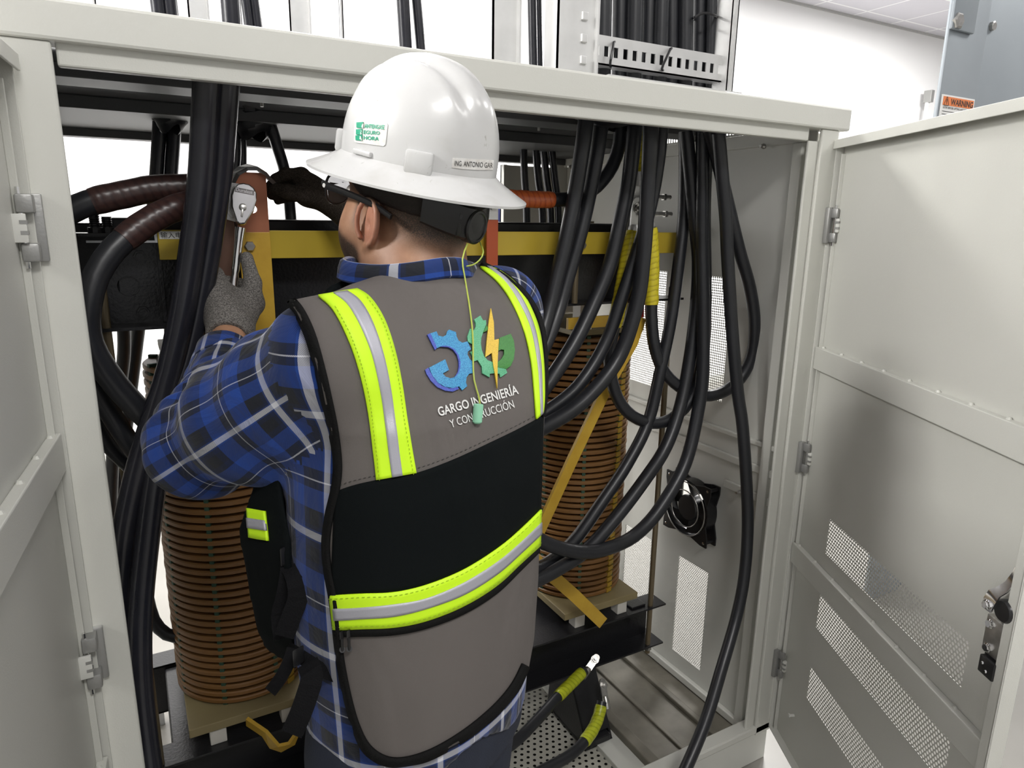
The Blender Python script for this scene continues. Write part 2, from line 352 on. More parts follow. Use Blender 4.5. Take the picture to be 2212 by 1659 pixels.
# sill and floor pan
cb('sill', 'paint', ((-0.12, YF+0.002, 0.105), (1.58, YF+0.045, 0.13)), bev=0.004)
cb('plinth', 'paint', ((-0.12, YF+0.006, 0.0), (1.57, YF+0.02, 0.106)), bev=0.002)
cb('plinth', 'paint', ((1.555, YF+0.02, 0.0), (1.57, 2.37, 0.09)), bev=0.002)
MB().box2((1.19, YF+0.045, 0.062), (1.53, 2.37, 0.07)).build('floor_pan', 'panfloor', cab)
cb('floor_rib', 'panfloor', ((1.165, YF+0.045, 0.06), (1.20, 2.30, 0.098)), ((1.30, 1.25, 0.07), (1.315, 2.3, 0.078)), ((1.42, YF+0.05, 0.07), (1.44, 2.3, 0.085)))
cb('floor_rib', 'paint_smooth', ((1.09, YF+0.045, 0.055), (1.165, 2.30, 0.075)), bev=0.002)
MB().quad((0.70, YF+0.04, 0.06), (1.10, YF+0.04, 0.06), (1.10, 1.80, 0.06), (0.70, 1.80, 0.06), 0, [(0.7, 1.2), (1.1, 1.2), (1.1, 1.8), (0.7, 1.8)]).build('perforated_floor_plate', 'floor_perf', cab)
cb('floor_rib', 'paint_smooth', ((0.66, YF+0.045, 0.03), (0.70, 2.30, 0.075)), bev=0.002)
MB().box2((0.70, YF+0.045, 0.012), (1.10, 2.3, 0.016)).build('floor_tray', mat('dark_void_pan', (0.05, 0.05, 0.045), 0.8), cab)

# doors: built in a local frame (d along the leaf, z up, n = out of the inner face)
def door(name, hinge, deg, w, inner_sign, vents_z, rails_z, label, hinges_z):
    th = math.radians(deg); dd = np.array([math.cos(th), math.sin(th), 0.0]); nn = np.array([-dd[1], dd[0], 0])*inner_sign
    h0 = np.array([hinge[0], hinge[1], 0.0]); zu = np.array([0, 0, 1.0])
    def bx(b, d0, d1, z0, z1, n0, n1, bev=0.002): b.obox(h0+dd*(d0+d1)/2+zu*(z0+z1)/2+nn*(n0+n1)/2, dd, nn, zu, (abs(d1-d0)/2, abs(n1-n0)/2, abs(z1-z0)/2), 0, bev)
    zb, zt = 0.118, 1.80
    ds = sorted({0.0, w}|{v for t in vents_z for v in t[:2]}); zs = sorted({zb, zt}|{v for t in vents_z for v in t[2:4]})
    b = MB()
    for i in range(len(ds)-1):
        for j in range(len(zs)-1):
            cx, cz = (ds[i]+ds[i+1])/2, (zs[j]+zs[j+1])/2
            if any(t[0] < cx < t[1] and t[2] < cz < t[3] for t in vents_z): continue
            bx(b, ds[i], ds[i+1], zs[j], zs[j+1], -0.0015, 0, 0)
    leaf = b.build(name, 'paint', cab, label=label)
    f = MB(); bx(f, 0, w, zt, zt+0.003, 0, 0.026, 0); bx(f, 0, w, zt-0.018, zt+0.003, 0.024, 0.028, 0.001); bx(f, 0, w, zb-0.003, zb, 0, 0.02, 0)
    bx(f, 0, 0.004, zb, zt, 0, 0.02, 0.001); bx(f, 0.012, 0.016, zb, zt-0.03, 0, 0.010, 0.001); bx(f, w, w+0.003, zb, zt, 0, 0.028, 0); bx(f, w-0.018, w+0.003, zb, zt, 0.024, 0.028, 0.001)
    f.build('door_fold', 'paint', leaf)
    for (z0, z1) in rails_z:
        r = MB(); bx(r, 0.006, w-0.01, z0, z1, 0, 0.016)
        for k in range(9): d_ = 0.03+k*(w-0.05)/8; r.lathe([(0.005, 0), (0.003, 0.004)], h0+dd*d_+zu*(z1)+nn*0.006, (0, 0, 1), 8)
        r.build('stiffener_rail', 'paint', leaf)
    for (d0, d1, z0, z1) in vents_z:
        p = [h0+dd*a+zu*c for a, c in ((d0, z0), (d1, z0), (d1, z1), (d0, z1))]
        MB().quad(*p, 0, [(d0, z0), (d1, z0), (d1, z1), (d0, z1)]).build('perforated_vent', 'vent_door', leaf)
    return leaf, h0, dd, nn, zu
RD, rh, rd, rn, zu = door('cabinet_door', (1.585, 1.172), -117, 0.80, -1, [(0.158, 0.685, 0.770, 0.866), (0.158, 0.685, 0.556, 0.652), (0.158, 0.685, 0.338, 0.437)], [(1.228, 1.287), (0.668, 0.727)], 'right cabinet door, inner face with three perforated bands and a chrome latch', ())
LD, lh, ld, ln, zu = door('cabinet_door', (-0.124, 1.172), -95, 0.80, 1, [], [(1.228, 1.287), (0.668, 0.727)], 'left cabinet door, plain inner face cut off by the photo edge', ())
# latch on the right door
def P3(d, z, n=0.0): return rh+rd*d+np.array([0, 0, 1.0])*z+rn*n
lt = MB()
Z3 = np.array([0, 0, 1.0])
lt.lathe([(0.020, 0.0), (0.020, 0.028), (0.017, 0.032)], P3(0.778, 0.985), rn, 20, 1)                         # black barrel
lt.obox(P3(0.765, 0.925, 0.012), rd, rn, Z3, (0.024, 0.012, 0.034), 0, 0.002)                              # steel clamp
lt.obox(P3(0.790, 0.925, 0.006), rd, rn, Z3, (0.010, 0.010, 0.034), 0, 0.004)
lt.prism([(-0.027, 0.0), (-0.022, -0.020), (-0.005, -0.026), (0.020, -0.026), (0.026, -0.015), (0.026, 0.030), (-0.004, 0.030), (-0.010, 0.015), (-0.027, 0.015)], P3(0.776, 0.880), rd, Z3, rn, 0.022, 1)
lt.obox(P3(0.768, 0.872, 0.022), rd, rn, Z3, (0.017, 0.010, 0.016), 1, 0.002)
# chrome handle with a bend, standing off the door
hp = [(0.752, 0.972, 0.036), (0.756, 0.990, 0.037), (0.762, 1.008, 0.036), (0.770, 1.020, 0.030), (0.776, 1.034, 0.026), (0.782, 1.052, 0.024), (0.785, 1.066, 0.024)]
wd = [0.010, 0.0125, 0.012, 0.010, 0.0075, 0.007, 0.0055]
hv = []; hf = []
for (a, z, n), w_ in zip(hp, wd):
    c = P3(a, z, n); hv += [c-rd*w_-rn*0.0015, c+rd*w_-rn*0.0015, c+rd*w_+rn*0.0015, c-rd*w_+rn*0.0015]
for i in range(len(hp)-1):
    for k in range(4): hf.append((i*4+k, i*4+(k+1) % 4, i*4+4+(k+1) % 4, i*4+4+k))
hf += [(3, 2, 1, 0), tuple(len(hv)-4+k for k in range(4))]
lt.add(hv, hf, 2)
for (a, z, n) in ((0.754, 0.983, 0.038), (0.752, 0.945, 0.024), (0.756, 0.902, 0.024)): lt.lathe([(0.0085, 0), (0.0085, 0.002), (0.006, 0.003), (0.006, 0.006)], P3(a, z, n), rn, 8, 2)
for (a, z) in ((0.760, 0.876), (0.770, 0.866)): lt.lathe([(0.003, 0), (0.002, 0.002)], P3(a, z, 0.032), rn, 8, 2)
lt.build('door_latch', ['steel', 'black_plastic', 'chrome'], RD, smooth=True, label='chrome lever handle over a black latch box')
MB().lathe([(0.004, 0), (0.004, 0.012), (0.006, 0.013), (0.006, 0.016)], P3(0.104, 0.237), rn, 8).build('door_stud', 'white_cast', RD)
# hinges
def hinge(px, py, side):
    c = Y(px, py, YF-0.001); x, z = c[0], c[2]; s = side
    if s < 0:
        b = MB(); b.box2((x-0.012, YF-0.010, z-0.044), (x+0.004, YF+0.002, z+0.044), 0, 0.002)
        b.box2((x-0.002, YF-0.026, z+0.018), (x+0.008, YF-0.006, z+0.042), 0, 0.003); b.box2((x-0.002, YF-0.026, z-0.042), (x+0.008, YF-0.006, z-0.018), 0, 0.003)
        b.lathe([(0.003, -0.050), (0.003, 0.050)], (x+0.002, YF-0.018, z), (0, 0, 1), 8, 1)
        b.box2((x+0.001, YF-0.032, z-0.017), (x+0.012, YF-0.022, z+0.017), 2, 0.001)
        for k in (-0.006, 0.008): b.box2((x-0.001, YF-0.033, z+k-0.0025), (x+0.004, YF-0.020, z+k+0.0025), 0)
        b.build('hinge', ['hinge', 'chrome', 'white_cast'], cab, smooth=True); return
    x += 0.006
    b = MB()
    b.box2((x-0.012, YF-0.008, z-0.046), (x+0.014, YF+0.002, z+0.046), 0, 0.002)
    b.box2((x-s*0.015, YF-0.034, z+0.020), (x+s*0.006, YF-0.006, z+0.045), 0, 0.003)
    b.box2((x-s*0.015, YF-0.034, z-0.045), (x+s*0.006, YF-0.006, z-0.020), 0, 0.003)
    b.lathe([(0.003, -0.054), (0.003, 0.054)], (x-s*0.010, YF-0.028, z), (0, 0, 1), 8, 1)
    b.box2((x-s*0.026, YF-0.040, z-0.019), (x-s*0.004, YF-0.034, z+0.019), 2, 0.001)
    for k in (-0.006, 0.008): b.box2((x-s*0.012, YF-0.0405, z+k-0.0025), (x-s*0.003, YF-0.030, z+k+0.0025), 0)
    b.build('hinge', ['hinge', 'chrome', 'white_cast'], cab, smooth=True)
for (px, py, s) in ((62, 492, 1), (198, 1412, 1), (1788, 487, -1), (1729, 986, -1), (1676, 1430, -1)): hinge(px, py, s)

# ------------------------------------------------------------------ cooling fan on the side wall
fc = np.array([1.486, 1.505, 0.715])
fan = thing('cooling_fan', 'square black axial cooling fan mounted low on the right side panel', 'fan', (1.53, 1.505, 0.64))
fx = -1
fr = MB()
hw = 0.100; cy, cz = 1.512, 0.715; KS = 1.17
def ringpoly(r, n=40): return [(cy+r*math.cos(2*PI*k/n), cz+r*math.sin(2*PI*k/n)) for k in range(n)]
for (xa) in (1.526, 1.488):      # front and back flanges: corners around the round throat
    for sy in (-1, 1):
        for sz in (-1, 1):
            pts = [(cy+sy*hw*0.98, cz+sz*hw*0.72), (cy+sy*hw*0.98, cz+sz*hw*0.98), (cy+sy*hw*0.72, cz+sz*hw*0.98)]+[(cy+sy*0.078*KS*math.cos(a), cz+sz*0.078*KS*math.sin(a)) for a in np.linspace(PI/2*0.8, PI/2*0.2, 6)]
            fr.add([(xa, p[0], p[1]) for p in pts]+[(xa-0.005, p[0], p[1]) for p in pts], [tuple(range(9)), tuple(range(17, 8, -1))]+[(k, (k+1) % 9, (k+1) % 9+9, k+9) for k in range(9)])
fr.lathe([(a*KS, h) for a, h in ((0.078, 0), (0.079, 0.010), (0.079, 0.034), (0.080, 0.042), (0.076, 0.042), (0.075, 0.0))], (1.527, cy, cz), (-1, 0, 0), 40, 0, False)
for sy in (-1, 1):
    for sz in (-1, 1): fr.lathe([(0.006, 0), (0.006, 0.04)], (1.526, cy+sy*0.086, cz+sz*0.086), (-1, 0, 0), 10)
fr.build('frame', 'black_plastic', fan, smooth=True)
MB().lathe([(0.042, 0.004), (0.042, 0.036), (0.038, 0.040), (0.0, 0.040)], (1.527, cy, cz), (-1, 0, 0), 28, 0, False).build('hub', 'black_plastic', fan, smooth=True)
for k in range(5):
    a0 = 2*PI*k/5+0.3; v = []; f = []
    for i in range(6):
        r = 0.040+(0.085-0.040)*i/5
        for j in range(5):
            t = j/4; a = a0+(t-0.5)*1.05*(0.8+0.3*i/5)+0.12*i/5; xx = 1.527-0.010-0.024*t
            v.append((xx, cy+r*math.cos(a), cz+r*math.sin(a)))
    n0 = len(v); v += [(p[0]-0.0015, p[1], p[2]) for p in v]
    for i in range(5):
        for j in range(4): q = i*5+j; f += [(q, q+1, q+6, q+5), (q+n0+5, q+n0+6, q+n0+1, q+n0)]
    MB().add(v, f).build('blade', 'black_plastic', fan, smooth=True)
for (sy, sz) in ((-1, -1), (1, -1), (1, 1), (-1, 1)):
    MB().lathe([(0.0045, 0), (0.0045, 0.003), (0.002, 0.004)], (1.486, cy+sy*0.086, cz+sz*0.086), (-1, 0, 0), 8).build('mounting_screw', 'chrome', fan)

for rr_ in (0.088, 0.060): MB().tube([(1.478, cy+rr_*math.cos(2*PI*k/36), cz+rr_*math.sin(2*PI*k/36)) for k in range(37)], 0.0018, 8, smooth_path=False).build('guard_ring', 'steel', fan, smooth=True)

# ------------------------------------------------------------------ transformer
tr = thing('transformer', 'dry-type three-coil transformer on black steel channels inside the cabinet', 'transformer', (0.68, 1.71, 0.07))
def tb(name, m, *bx, bev=0.002, parent=None, label=None):
    b = MB()
    for (p, q) in bx: b.box2(p, q, 0, bev)
    return b.build(name, m, parent or tr, label=label)
def channel_with_holes(): pass
# upper clamps: C channels front and rear, open to the front
y0 = 1.50
ub = MB()
ub.box2((-0.135, y0, 1.383), (1.40, y0+0.075, 1.389), 0); ub.box2((-0.135, y0, 1.560), (1.345, y0+0.075, 1.566), 0)
# web with two round holes
def web(b, x0, x1, z0, z1, y, th, holes):
    xs = sorted({x0, x1}|{v for h in holes for v in (h[0]-h[2], h[0]+h[2])})
    for i in range(len(xs)-1):
        a, c = xs[i], xs[i+1]; hh = [h for h in holes if abs((a+c)/2-h[0]) < h[2]]
        if not hh: b.box2((a, y, z0), (c, y+th, z1)); continue
        h = hh[0]; n = 24; circ = [(h[0]+h[2]*0.92*math.cos(2*PI*k/n+PI/4), h[1]+h[2]*0.92*math.sin(2*PI*k/n+PI/4)) for k in range(n)]
        sq = [(c, z1), (a, z1), (a, z0), (c, z0)]
        for q in range(4):
            arc = [circ[(q*6+k) % n] for k in range(7)]; poly = arc+[sq[(q+1) % 4], sq[q]]
            poly = [sq[q]]+arc+[sq[(q+1) % 4]]
            m = len(poly); b.add([(p[0], y, p[1]) for p in poly]+[(p[0], y+th, p[1]) for p in poly], [tuple(range(m)), tuple(range(m, 2*m))[::-1]]+[(k, (k+1) % m, (k+1) % m+m, k+m) for k in range(m)])
web(ub, -0.135, 1.355, 1.389, 1.560, y0+0.068, 0.007, [(0.0, 1.462, 0.022), (1.305, 1.478, 0.016)])
ub.build('upper_clamp_channel', 'black_steel', tr)
tb('upper_clamp_channel', 'black_steel', ((-0.135, 1.90, 1.383), (1.40, 1.97, 1.389)), ((-0.135, 1.90, 1.383), (1.40, 1.906, 1.58)), ((-0.135, 1.90, 1.575), (1.40, 1.97, 1.58)))
tb('core_yoke', 'black_steel', ((-0.02, 1.575, 1.39), (1.34, 1.90, 1.594)), bev=0.004)
tb('core_yoke', 'black_steel', ((-0.02, 1.575, 0.25), (1.36, 1.90, 0.39)), bev=0.004)
tb('insulation_strip', 'yellow_grp', ((0.057, 1.488, 1.517), (1.352, 1.494, 1.573)), bev=0.001)
tb('strip_backing', 'galv', ((-0.06, 1.497, 1.549), (0.056, 1.52, 1.553)), ((0.052, 1.494, 1.549), (0.0565, 1.50, 1.60)), bev=0)
# white labels on the strip
tb('rating_label', 'labelwhite', ((0.060, 1.4872, 1.556), (0.150, 1.4878, 1.5705)), bev=0)
text('label_text', '输入电压:480V', 0.0125, (0.062, 1.4868, 1.5585), (1, 0, 0), (0, 0, 1), 'ink', tr, 0.0002)
tb('rating_label', 'labelwhite', ((0.145, 1.4872, 1.5175), (0.166, 1.4878, 1.5265)), bev=0)
text('label_text', '220V', 0.009, (0.1445, 1.4868, 1.519), (1, 0, 0), (0, 0, 1), 'ink', tr, 0.0002)
for x, z in ((0.215, 1.538), (1.03, 1.536)):
    pass
# casting details on the web, tie rods, bolts
for (x, z) in ((0.115, 1.515), (0.115, 1.405), (0.025, 1.52), (0.02, 1.41)):
    MB().lathe([(0.012, 0), (0.012, 0.006), (0.008, 0.006), (0.008, 0.014)], (x, y0+0.066, z), (0, -1, 0), 6).build('clamp_bolt', 'black_steel', tr)
tb('web_stiffener', 'black_steel', ((0.105, 1.53, 1.39), (0.125, 1.568, 1.56)), ((0.055, 1.55, 1.39), (0.062, 1.568, 1.56)), bev=0.004)
for (x, y, z0_, z1_) in ((1.365, 1.515, 0.23, 1.42), (-0.045, 1.515, 0.25, 1.47), (1.02, 1.50, 1.39, 1.592), (1.385, 1.95, 0.2, 1.6)):
    MB().tube([(x, y, z0_), (x, y, z1_)], 0.0085, 10, 0, True, False).build('tie_rod', mat('olive_tie_rod', (0.20, 0.16, 0.10), 0.4, 0.5), tr, smooth=True)
for x in (1.365, -0.045): MB().lathe([(0.013, -0.012), (0.013, 0.0)], (x, 1.515, 0.255), (0, 0, 1), 6).build('rod_nut', 'steel', tr)
# threaded studs standing on the left end
for (x, z, h) in ((-0.044, 1.566, 0.045), (-0.024, 1.566, 0.032)):
    MB().lathe([(0.013, 0), (0.013, 0.010), (0.008, 0.010)]+[(0.008+0.001*(k % 2), 0.012+k*0.002) for k in range(int((h-0.012)/0.002))], (x, 1.53, z), (0, 0, 1), 10).build('threaded_stud', 'black_steel', tr, smooth=False)
# lower channels
tb('lower_clamp_channel', 'black_steel', ((-0.13, 1.50, 0.395), (1.418, 1.575, 0.401)), ((-0.13, 1.50, 0.255), (1.418, 1.60, 0.261)), ((-0.13, 1.569, 0.255), (1.40, 1.575, 0.40)), bev=0.001)
tb('lower_clamp_channel', 'black_steel', ((-0.13, 1.90, 0.395), (1.418, 1.97, 0.401)), ((-0.13, 1.90, 0.255), (1.418, 1.97, 0.261)), ((-0.13, 1.90, 0.255), (1.40, 1.906, 0.40)), bev=0.001)
tb('flange_clip', 'black_steel', ((0.70, 1.505, 0.401), (0.80, 1.56, 0.410)), ((0.72, 1.515, 0.41), (0.78, 1.55, 0.417)), bev=0.002)
tb('flange_clip', 'black_steel', ((1.295, 1.52, 0.401), (1.35, 1.56, 0.408)), bev=0.002)
# feet
for x in (1.05, 0.30):
    f = MB(); f.prism([(1.40, 0.075), (1.62, 0.075), (1.60, 0.255), (1.50, 0.255), (1.415, 0.105)], (x, 0, 0), (0, 1, 0), (0, 0, 1), (1, 0, 0), 0.006)
    f.prism([(1.40, 0.075), (1.62, 0.075), (1.60, 0.255), (1.50, 0.255), (1.415, 0.105)], (x+0.09, 0, 0), (0, 1, 0), (0, 0, 1), (1, 0, 0), 0.006)
    f.box2((x, 1.40, 0.070), (x+0.096, 1.62, 0.078)); f.quad((x, 1.415, 0.105), (x+0.09, 1.415, 0.105), (x+0.09, 1.50, 0.255), (x, 1.50, 0.255))
    f.box2((x+0.01, 1.395, 0.078), (x+0.085, 1.43, 0.10), 0, 0.003)
    f.build('support_foot', 'black_steel', tr)
# coils
NT = 44
def coil(cx, cy, r, lab):
    b = MB(); z0_, z1_ = 0.466, 1.285; p = (z1_-z0_)/NT
    for k in range(NT):
        z = z0_+k*p; hh = p*0.66
        prof = [(r-0.035, z), (r-0.003, z), (r, z+0.0025), (r, z+hh-0.0025), (r-0.003, z+hh), (r-0.035, z+hh)]
        jit = math.sin(k*2.3)*0.0008
        b.lathe([(a+jit, q) for a, q in prof], (cx, cy, 0), (0, 0, 1), 64, 0, False)
    c = b.build('coil_winding', 'winding', tr, smooth=True, label=lab)
    MB().lathe([(r-0.030, z0_), (r-0.030, z1_)], (cx, cy, 0), (0, 0, 1), 48, 0, True).build('winding_core', 'core_dark', c, smooth=True)
    for k in range(8):
        a = -PI/2+0.35+k*PI/4 if cx < 0.5 else -PI/2-0.42+k*PI/4
        g = MB(); a2 = a
        dirv = np.array([math.cos(a2), math.sin(a2), 0]); per = np.array([-dirv[1], dirv[0], 0])
        g.obox(np.array([cx, cy, (z0_+z1_)/2-0.006])+dirv*(r-0.011), dirv, per, (0, 0, 1), (0.009, 0.005, (z1_-z0_)/2+0.006), 0)
        g.build('spacer_stick', 'green_stick', c)
    return c
cs = []
for cx, lb in ((0.168, 'left coil, low and close behind the worker'), (0.675, 'middle coil behind the worker'), (1.185, 'right coil with a diagonal yellow lead in front')):
    c = coil(cx, 1.712, 0.160, lb); cs.append(c)
    tb('base_board', 'board', ((cx-0.150, 1.515, 0.441), (cx+0.125, 1.89, 0.463)), bev=0.002, parent=c)
    tb('top_board', 'board', ((cx-0.12, 1.555, 1.290), (cx+0.12, 1.87, 1.305)), bev=0.002, parent=c)
    for dx, dy in ((-0.09, 1.53), (0.07, 1.53), (-0.09, 1.86), (0.07, 1.86)):
        tb('support_block', 'ceramic', ((cx+dx-0.018, dy-0.010, 0.401), (cx+dx+0.018, dy+0.025, 0.441)), bev=0.002, parent=c)
        tb('support_block', 'ceramic', ((cx+dx-0.012, dy+0.03, 1.305), (cx+dx+0.028, dy+0.07, 1.383)), bev=0.002, parent=c)
# yellow wrap running down the turns
def wrap_strip(c, cx, cy, r, a, w, lean):
    b = MB(); z0_, z1_ = 0.466, 1.285; p = (z1_-z0_)/NT
    for k in range(NT):
        z = z0_+k*p-0.0005; hh = p*0.66+0.001; a2 = a+lean*k/NT+0.01*math.sin(k*1.7)
        n = 5; vs = []
        for j in range(n):
            t = a2+(j/(n-1)-0.5)*w; d = np.array([math.cos(t), math.sin(t), 0])
            vs += [np.array([cx, cy, z])+d*(r+0.0015), np.array([cx, cy, z+hh])+d*(r+0.0015), np.array([cx, cy, z+hh])+d*(r-0.01), np.array([cx, cy, z])+d*(r-0.01)]
        fs = [(j*4+q, j*4+(q+1) % 4, j*4+4+(q+1) % 4, j*4+4+q) for j in range(n-1) for q in range(4)]+[(0, 1, 2, 3), (n*4-4, n*4-3, n*4-2, n*4-1)]
        b.add(vs, fs)
    b.build('tape_wrap', 'ywrap', c)
wrap_strip(cs[0], 0.168, 1.712, 0.160, -0.98, 0.13, -0.35)
wrap_strip(cs[2], 1.185, 1.712, 0.160, -1.30, 0.14, 0.16)
# bars
def bar(name, m, pts, w, t, parent=tr, wdir=None, label=None, bev=0):
    """flat bar through points; width w along wdir, thickness t"""
    P = [np.array(p, float) for p in pts]; vs = []; fs = []
    for i, p in enumerate(P):
        T = _n(P[min(i+1, len(P)-1)]-P[max(0, i-1)]); wv = np.array(wdir, float) if wdir is not None else np.array([1.0, 0, 0])
        wv = _n(wv-T*np.dot(wv, T)); nv = np.cross(T, wv); vs += [p-wv*w/2-nv*t/2, p+wv*w/2-nv*t/2, p+wv*w/2+nv*t/2, p-wv*w/2+nv*t/2]
    for i in range(len(P)-1):
        for q in range(4): fs.append((i*4+q, i*4+(q+1) % 4, i*4+4+(q+1) % 4, i*4+4+q))
    fs += [(0, 1, 2, 3), tuple(len(vs)-4+q for q in range(4))]
    return MB().add(vs, fs).build(name, m, parent, label=label)
# left phase bars in front of the strip: bare copper above, yellow insulated below; tarnished bar with the cable lug
def holed_bar(name, m, x0, x1, z0_, z1_, y, th, hx, hz, hr, skew=0.0):
    b = MB(); web(b, x0, x1, z0_, z1_, y, th, [(hx, hz, hr)]); return b.build(name, m, tr)
# left phase terminal
yb = 1.462
b = MB(); web(b, 0.198, 0.2565, 1.570, 1.683, yb, 0.006, [(0.2285, 1.614, 0.0085)]); b.build('terminal_bar', 'copper', tr, label='bare copper top of the terminal bar')
tb('insulated_bar', 'yellow_bar', ((0.1975, yb-0.001, 1.30), (0.257, yb+0.007, 1.570)), bev=0.001)
tb('insulated_bar', 'copper_dark', ((0.150, yb-0.012, 1.36), (0.190, yb-0.006, 1.596)), bev=0.001, label='tarnished brown bar under the cable lugs')
for (x, z) in ((0.217, 1.543),): MB().lathe([(0.0105, 0), (0.0105, 0.006), (0.009, 0.008)], (x, yb, z), (0, -1, 0), 6).build('terminal_bolt', 'steel', tr)
# middle phase terminal, mostly behind the worker
tb('insulated_bar', 'tape_orange', ((0.742, yb, 1.36), (0.772, yb+0.007, 1.60)), bev=0.001)
tb('terminal_bar', 'tray', ((0.742, yb, 1.60), (0.772, yb+0.007, 1.66)), bev=0.001)
MB().lathe([(0.009, 0), (0.009, 0.007)], (0.757, yb, 1.63), (0, -1, 0), 6).build('terminal_bolt', 'steel', tr)
MB().lathe([(0.009, 0), (0.009, 0.007)], (1.03, 1.488, 1.54), (0, -1, 0), 6).build('terminal_bolt', 'steel', tr)
# right phase terminal
tb('terminal_bar', 'tray', ((1.150, yb+0.006, 1.50), (1.200, yb+0.014, 1.70)), bev=0.001, label='grey tinned terminal plate of the right phase')
bar('insulated_bar', 'red_sleeve', [(1.222, yb+0.02, 1.58), (1.218, yb+0.02, 1.46), (1.215, yb+0.01, 1.345)], 0.030, 0.008, label='red sleeved bar')
bar('insulated_bar', 'yellow_bar', [(1.222, yb+0.01, 1.345), (1.190, yb, 1.28), (1.108, yb, 1.158), (1.005, yb, 0.97), (0.905, yb, 0.78), (0.86, yb, 0.70)], 0.032, 0.010, wdir=(1, 0, 0.4), label='long yellow bar slanting across the right coil')
bar('insulated_bar', 'yellow_bar', [(0.86, yb+0.01, 0.74), (0.93, yb+0.005, 0.660), (1.03, yb, 0.555), (1.135, yb, 0.437)], 0.036, 0.010, wdir=(1, 0, 0.9), label='short yellow bar ending at the right lower flange')
bar('insulated_bar', 'yellow_bar', [(0.14, 1.50, 0.452), (0.172, 1.462, 0.435), (0.190, 1.455, 0.398), (0.207, 1.455, 0.387), (0.228, 1.455, 0.390), (0.25, 1.46, 0.42), (0.262, 1.50, 0.455)], 0.030, 0.008, wdir=(0, 0.5, -1), label='yellow bar bent in a hook under the left coil')
bar('insulated_bar', 'yellow_bar', [(1.0, 1.50, 1.337), (1.17, 1.50, 1.337)], 0.03, 0.01, wdir=(0, 0, 1))

# ------------------------------------------------------------------ cables
def cable(label, pts, r, group, segs=(), m='cable', name='power_cable', n=14):
    """pts: (px, py, y); segs: tape pieces (i0, i1, tape, extra radius)"""
    W = [Y(p[0], p[1], p[2]) if len(p) == 3 else np.array(p[1:], float) for p in pts]
    base = W[0]
    o = MB().tube(W, r, n).build(name, m, None, smooth=True, loc=base); tag(o, label, 'cable', group)
    for (a, b_, tm, ex) in segs:
        S, _ = spline(W, [r]*len(W), 0.01)
        L = len(S); i0 = int(a*L); i1 = int(b_*L)
        seg = S[i0:i1+1]; rr = [r+ex*(0.85+0.12*math.sin(k*1.9)) for k in range(len(seg))]; rr[0] = rr[-1] = r+ex*0.4
        s = MB().tube(seg, rr, n, smooth_path=False).build('tape_wrap', tm, o, smooth=True)
    return o
def lug(px, py, y, dirv, m='tray', parent=None, L=0.075, w=0.030, up=(0, -1, 0), bolt=True, barrel=0.035):
    """compression lug: flat palm along dirv then a round barrel"""
    c = Y(px, py, y) if y is not None else np.array(px); d = _n(dirv); nv = _n(np.array(up, float)-d*np.dot(up, d)); wv = np.cross(d, nv)
    b = MB(); pl = [(-L*0.55, -w/2), (L*0.35, -w/2), (L*0.35, w/2), (-L*0.55, w/2)]
    arc = [(-L*0.35-w/2*math.cos(t), w/2*math.sin(t)) for t in np.linspace(-PI/2, PI/2, 9)]
    b.prism(arc+[(L*0.40, w/2), (L*0.40, -w/2)], c, d, wv, nv, 0.005)
    b.lathe([(w*0.42, 0), (w*0.55, 0.008), (w*0.55, barrel)], c+d*L*0.36+nv*0.0025, d, 16)
    if bolt:
        b.lathe([(0.0125, 0), (0.0125, 0.002)], c-d*L*0.2+nv*0.005, nv, 18, 1); b.lathe([(0.0095, 0.002), (0.0095, 0.009), (0.005, 0.009), (0.005, 0.018)], c-d*L*0.2+nv*0.005, nv, 6, 1)
    return b
G1 = 'thick black cables hanging from the roof on the right'
cable('black cable hanging at the left edge of the right bundle, nearest the helmet', [(1266, 258, 1.40), (1258, 320, 1.40), (1242, 420, 1.41), (1222, 520, 1.41), (1202, 600, 1.41), (1180, 690, 1.40), (1150, 780, 1.37), (1110, 860, 1.33), (0, 0.520, 1.240, 1.05), (0, 0.460, 1.260, 0.60), (0, 0.460, 1.260, 0.10)], 0.0185, G1)
cable('black cable hugging the right side of the leftmost hanging cable', [(1300, 262, 1.42), (1290, 330, 1.42), (1271, 430, 1.43), (1252, 510, 1.43), (1226, 600, 1.43), (1203, 680, 1.42), (1170, 760, 1.39), (1120, 850, 1.34), (0, 0.555, 1.285, 1.05), (0, 0.495, 1.305, 0.60), (0, 0.495, 1.305, 0.10)], 0.0180, G1)
c3 = cable('short black cable curving left into an orange taped end behind the helmet', [(1340, 266, 1.455), (1338, 310, 1.455), (1322, 360, 1.455), (1290, 402, 1.455), (1250, 426, 1.452), (1215, 431, 1.45), (1160, 431, 1.45), (1100, 428, 1.45), (1075, 428, 1.45)], 0.0170, None, [(0.66, 0.99, 'tape_orange', 0.0035)])
lug(1055, 430, 1.45, (1, 0, 0.0)).build('lug', ['tray', 'steel'], c3, smooth=True)
cable('black cable sweeping left past the right coil top, left of the yellow taped ends', [(1372, 268, 1.41), (1366, 330, 1.41), (1357, 400, 1.41), (1340, 480, 1.41), (1318, 570, 1.41), (1283, 655, 1.41), (1240, 742, 1.40), (1182, 830, 1.38), (1120, 905, 1.33), (1060, 960, 1.28), (0, 0.590, 1.330, 1.05), (0, 0.530, 1.350, 0.60), (0, 0.530, 1.350, 0.10)], 0.0190, G1)
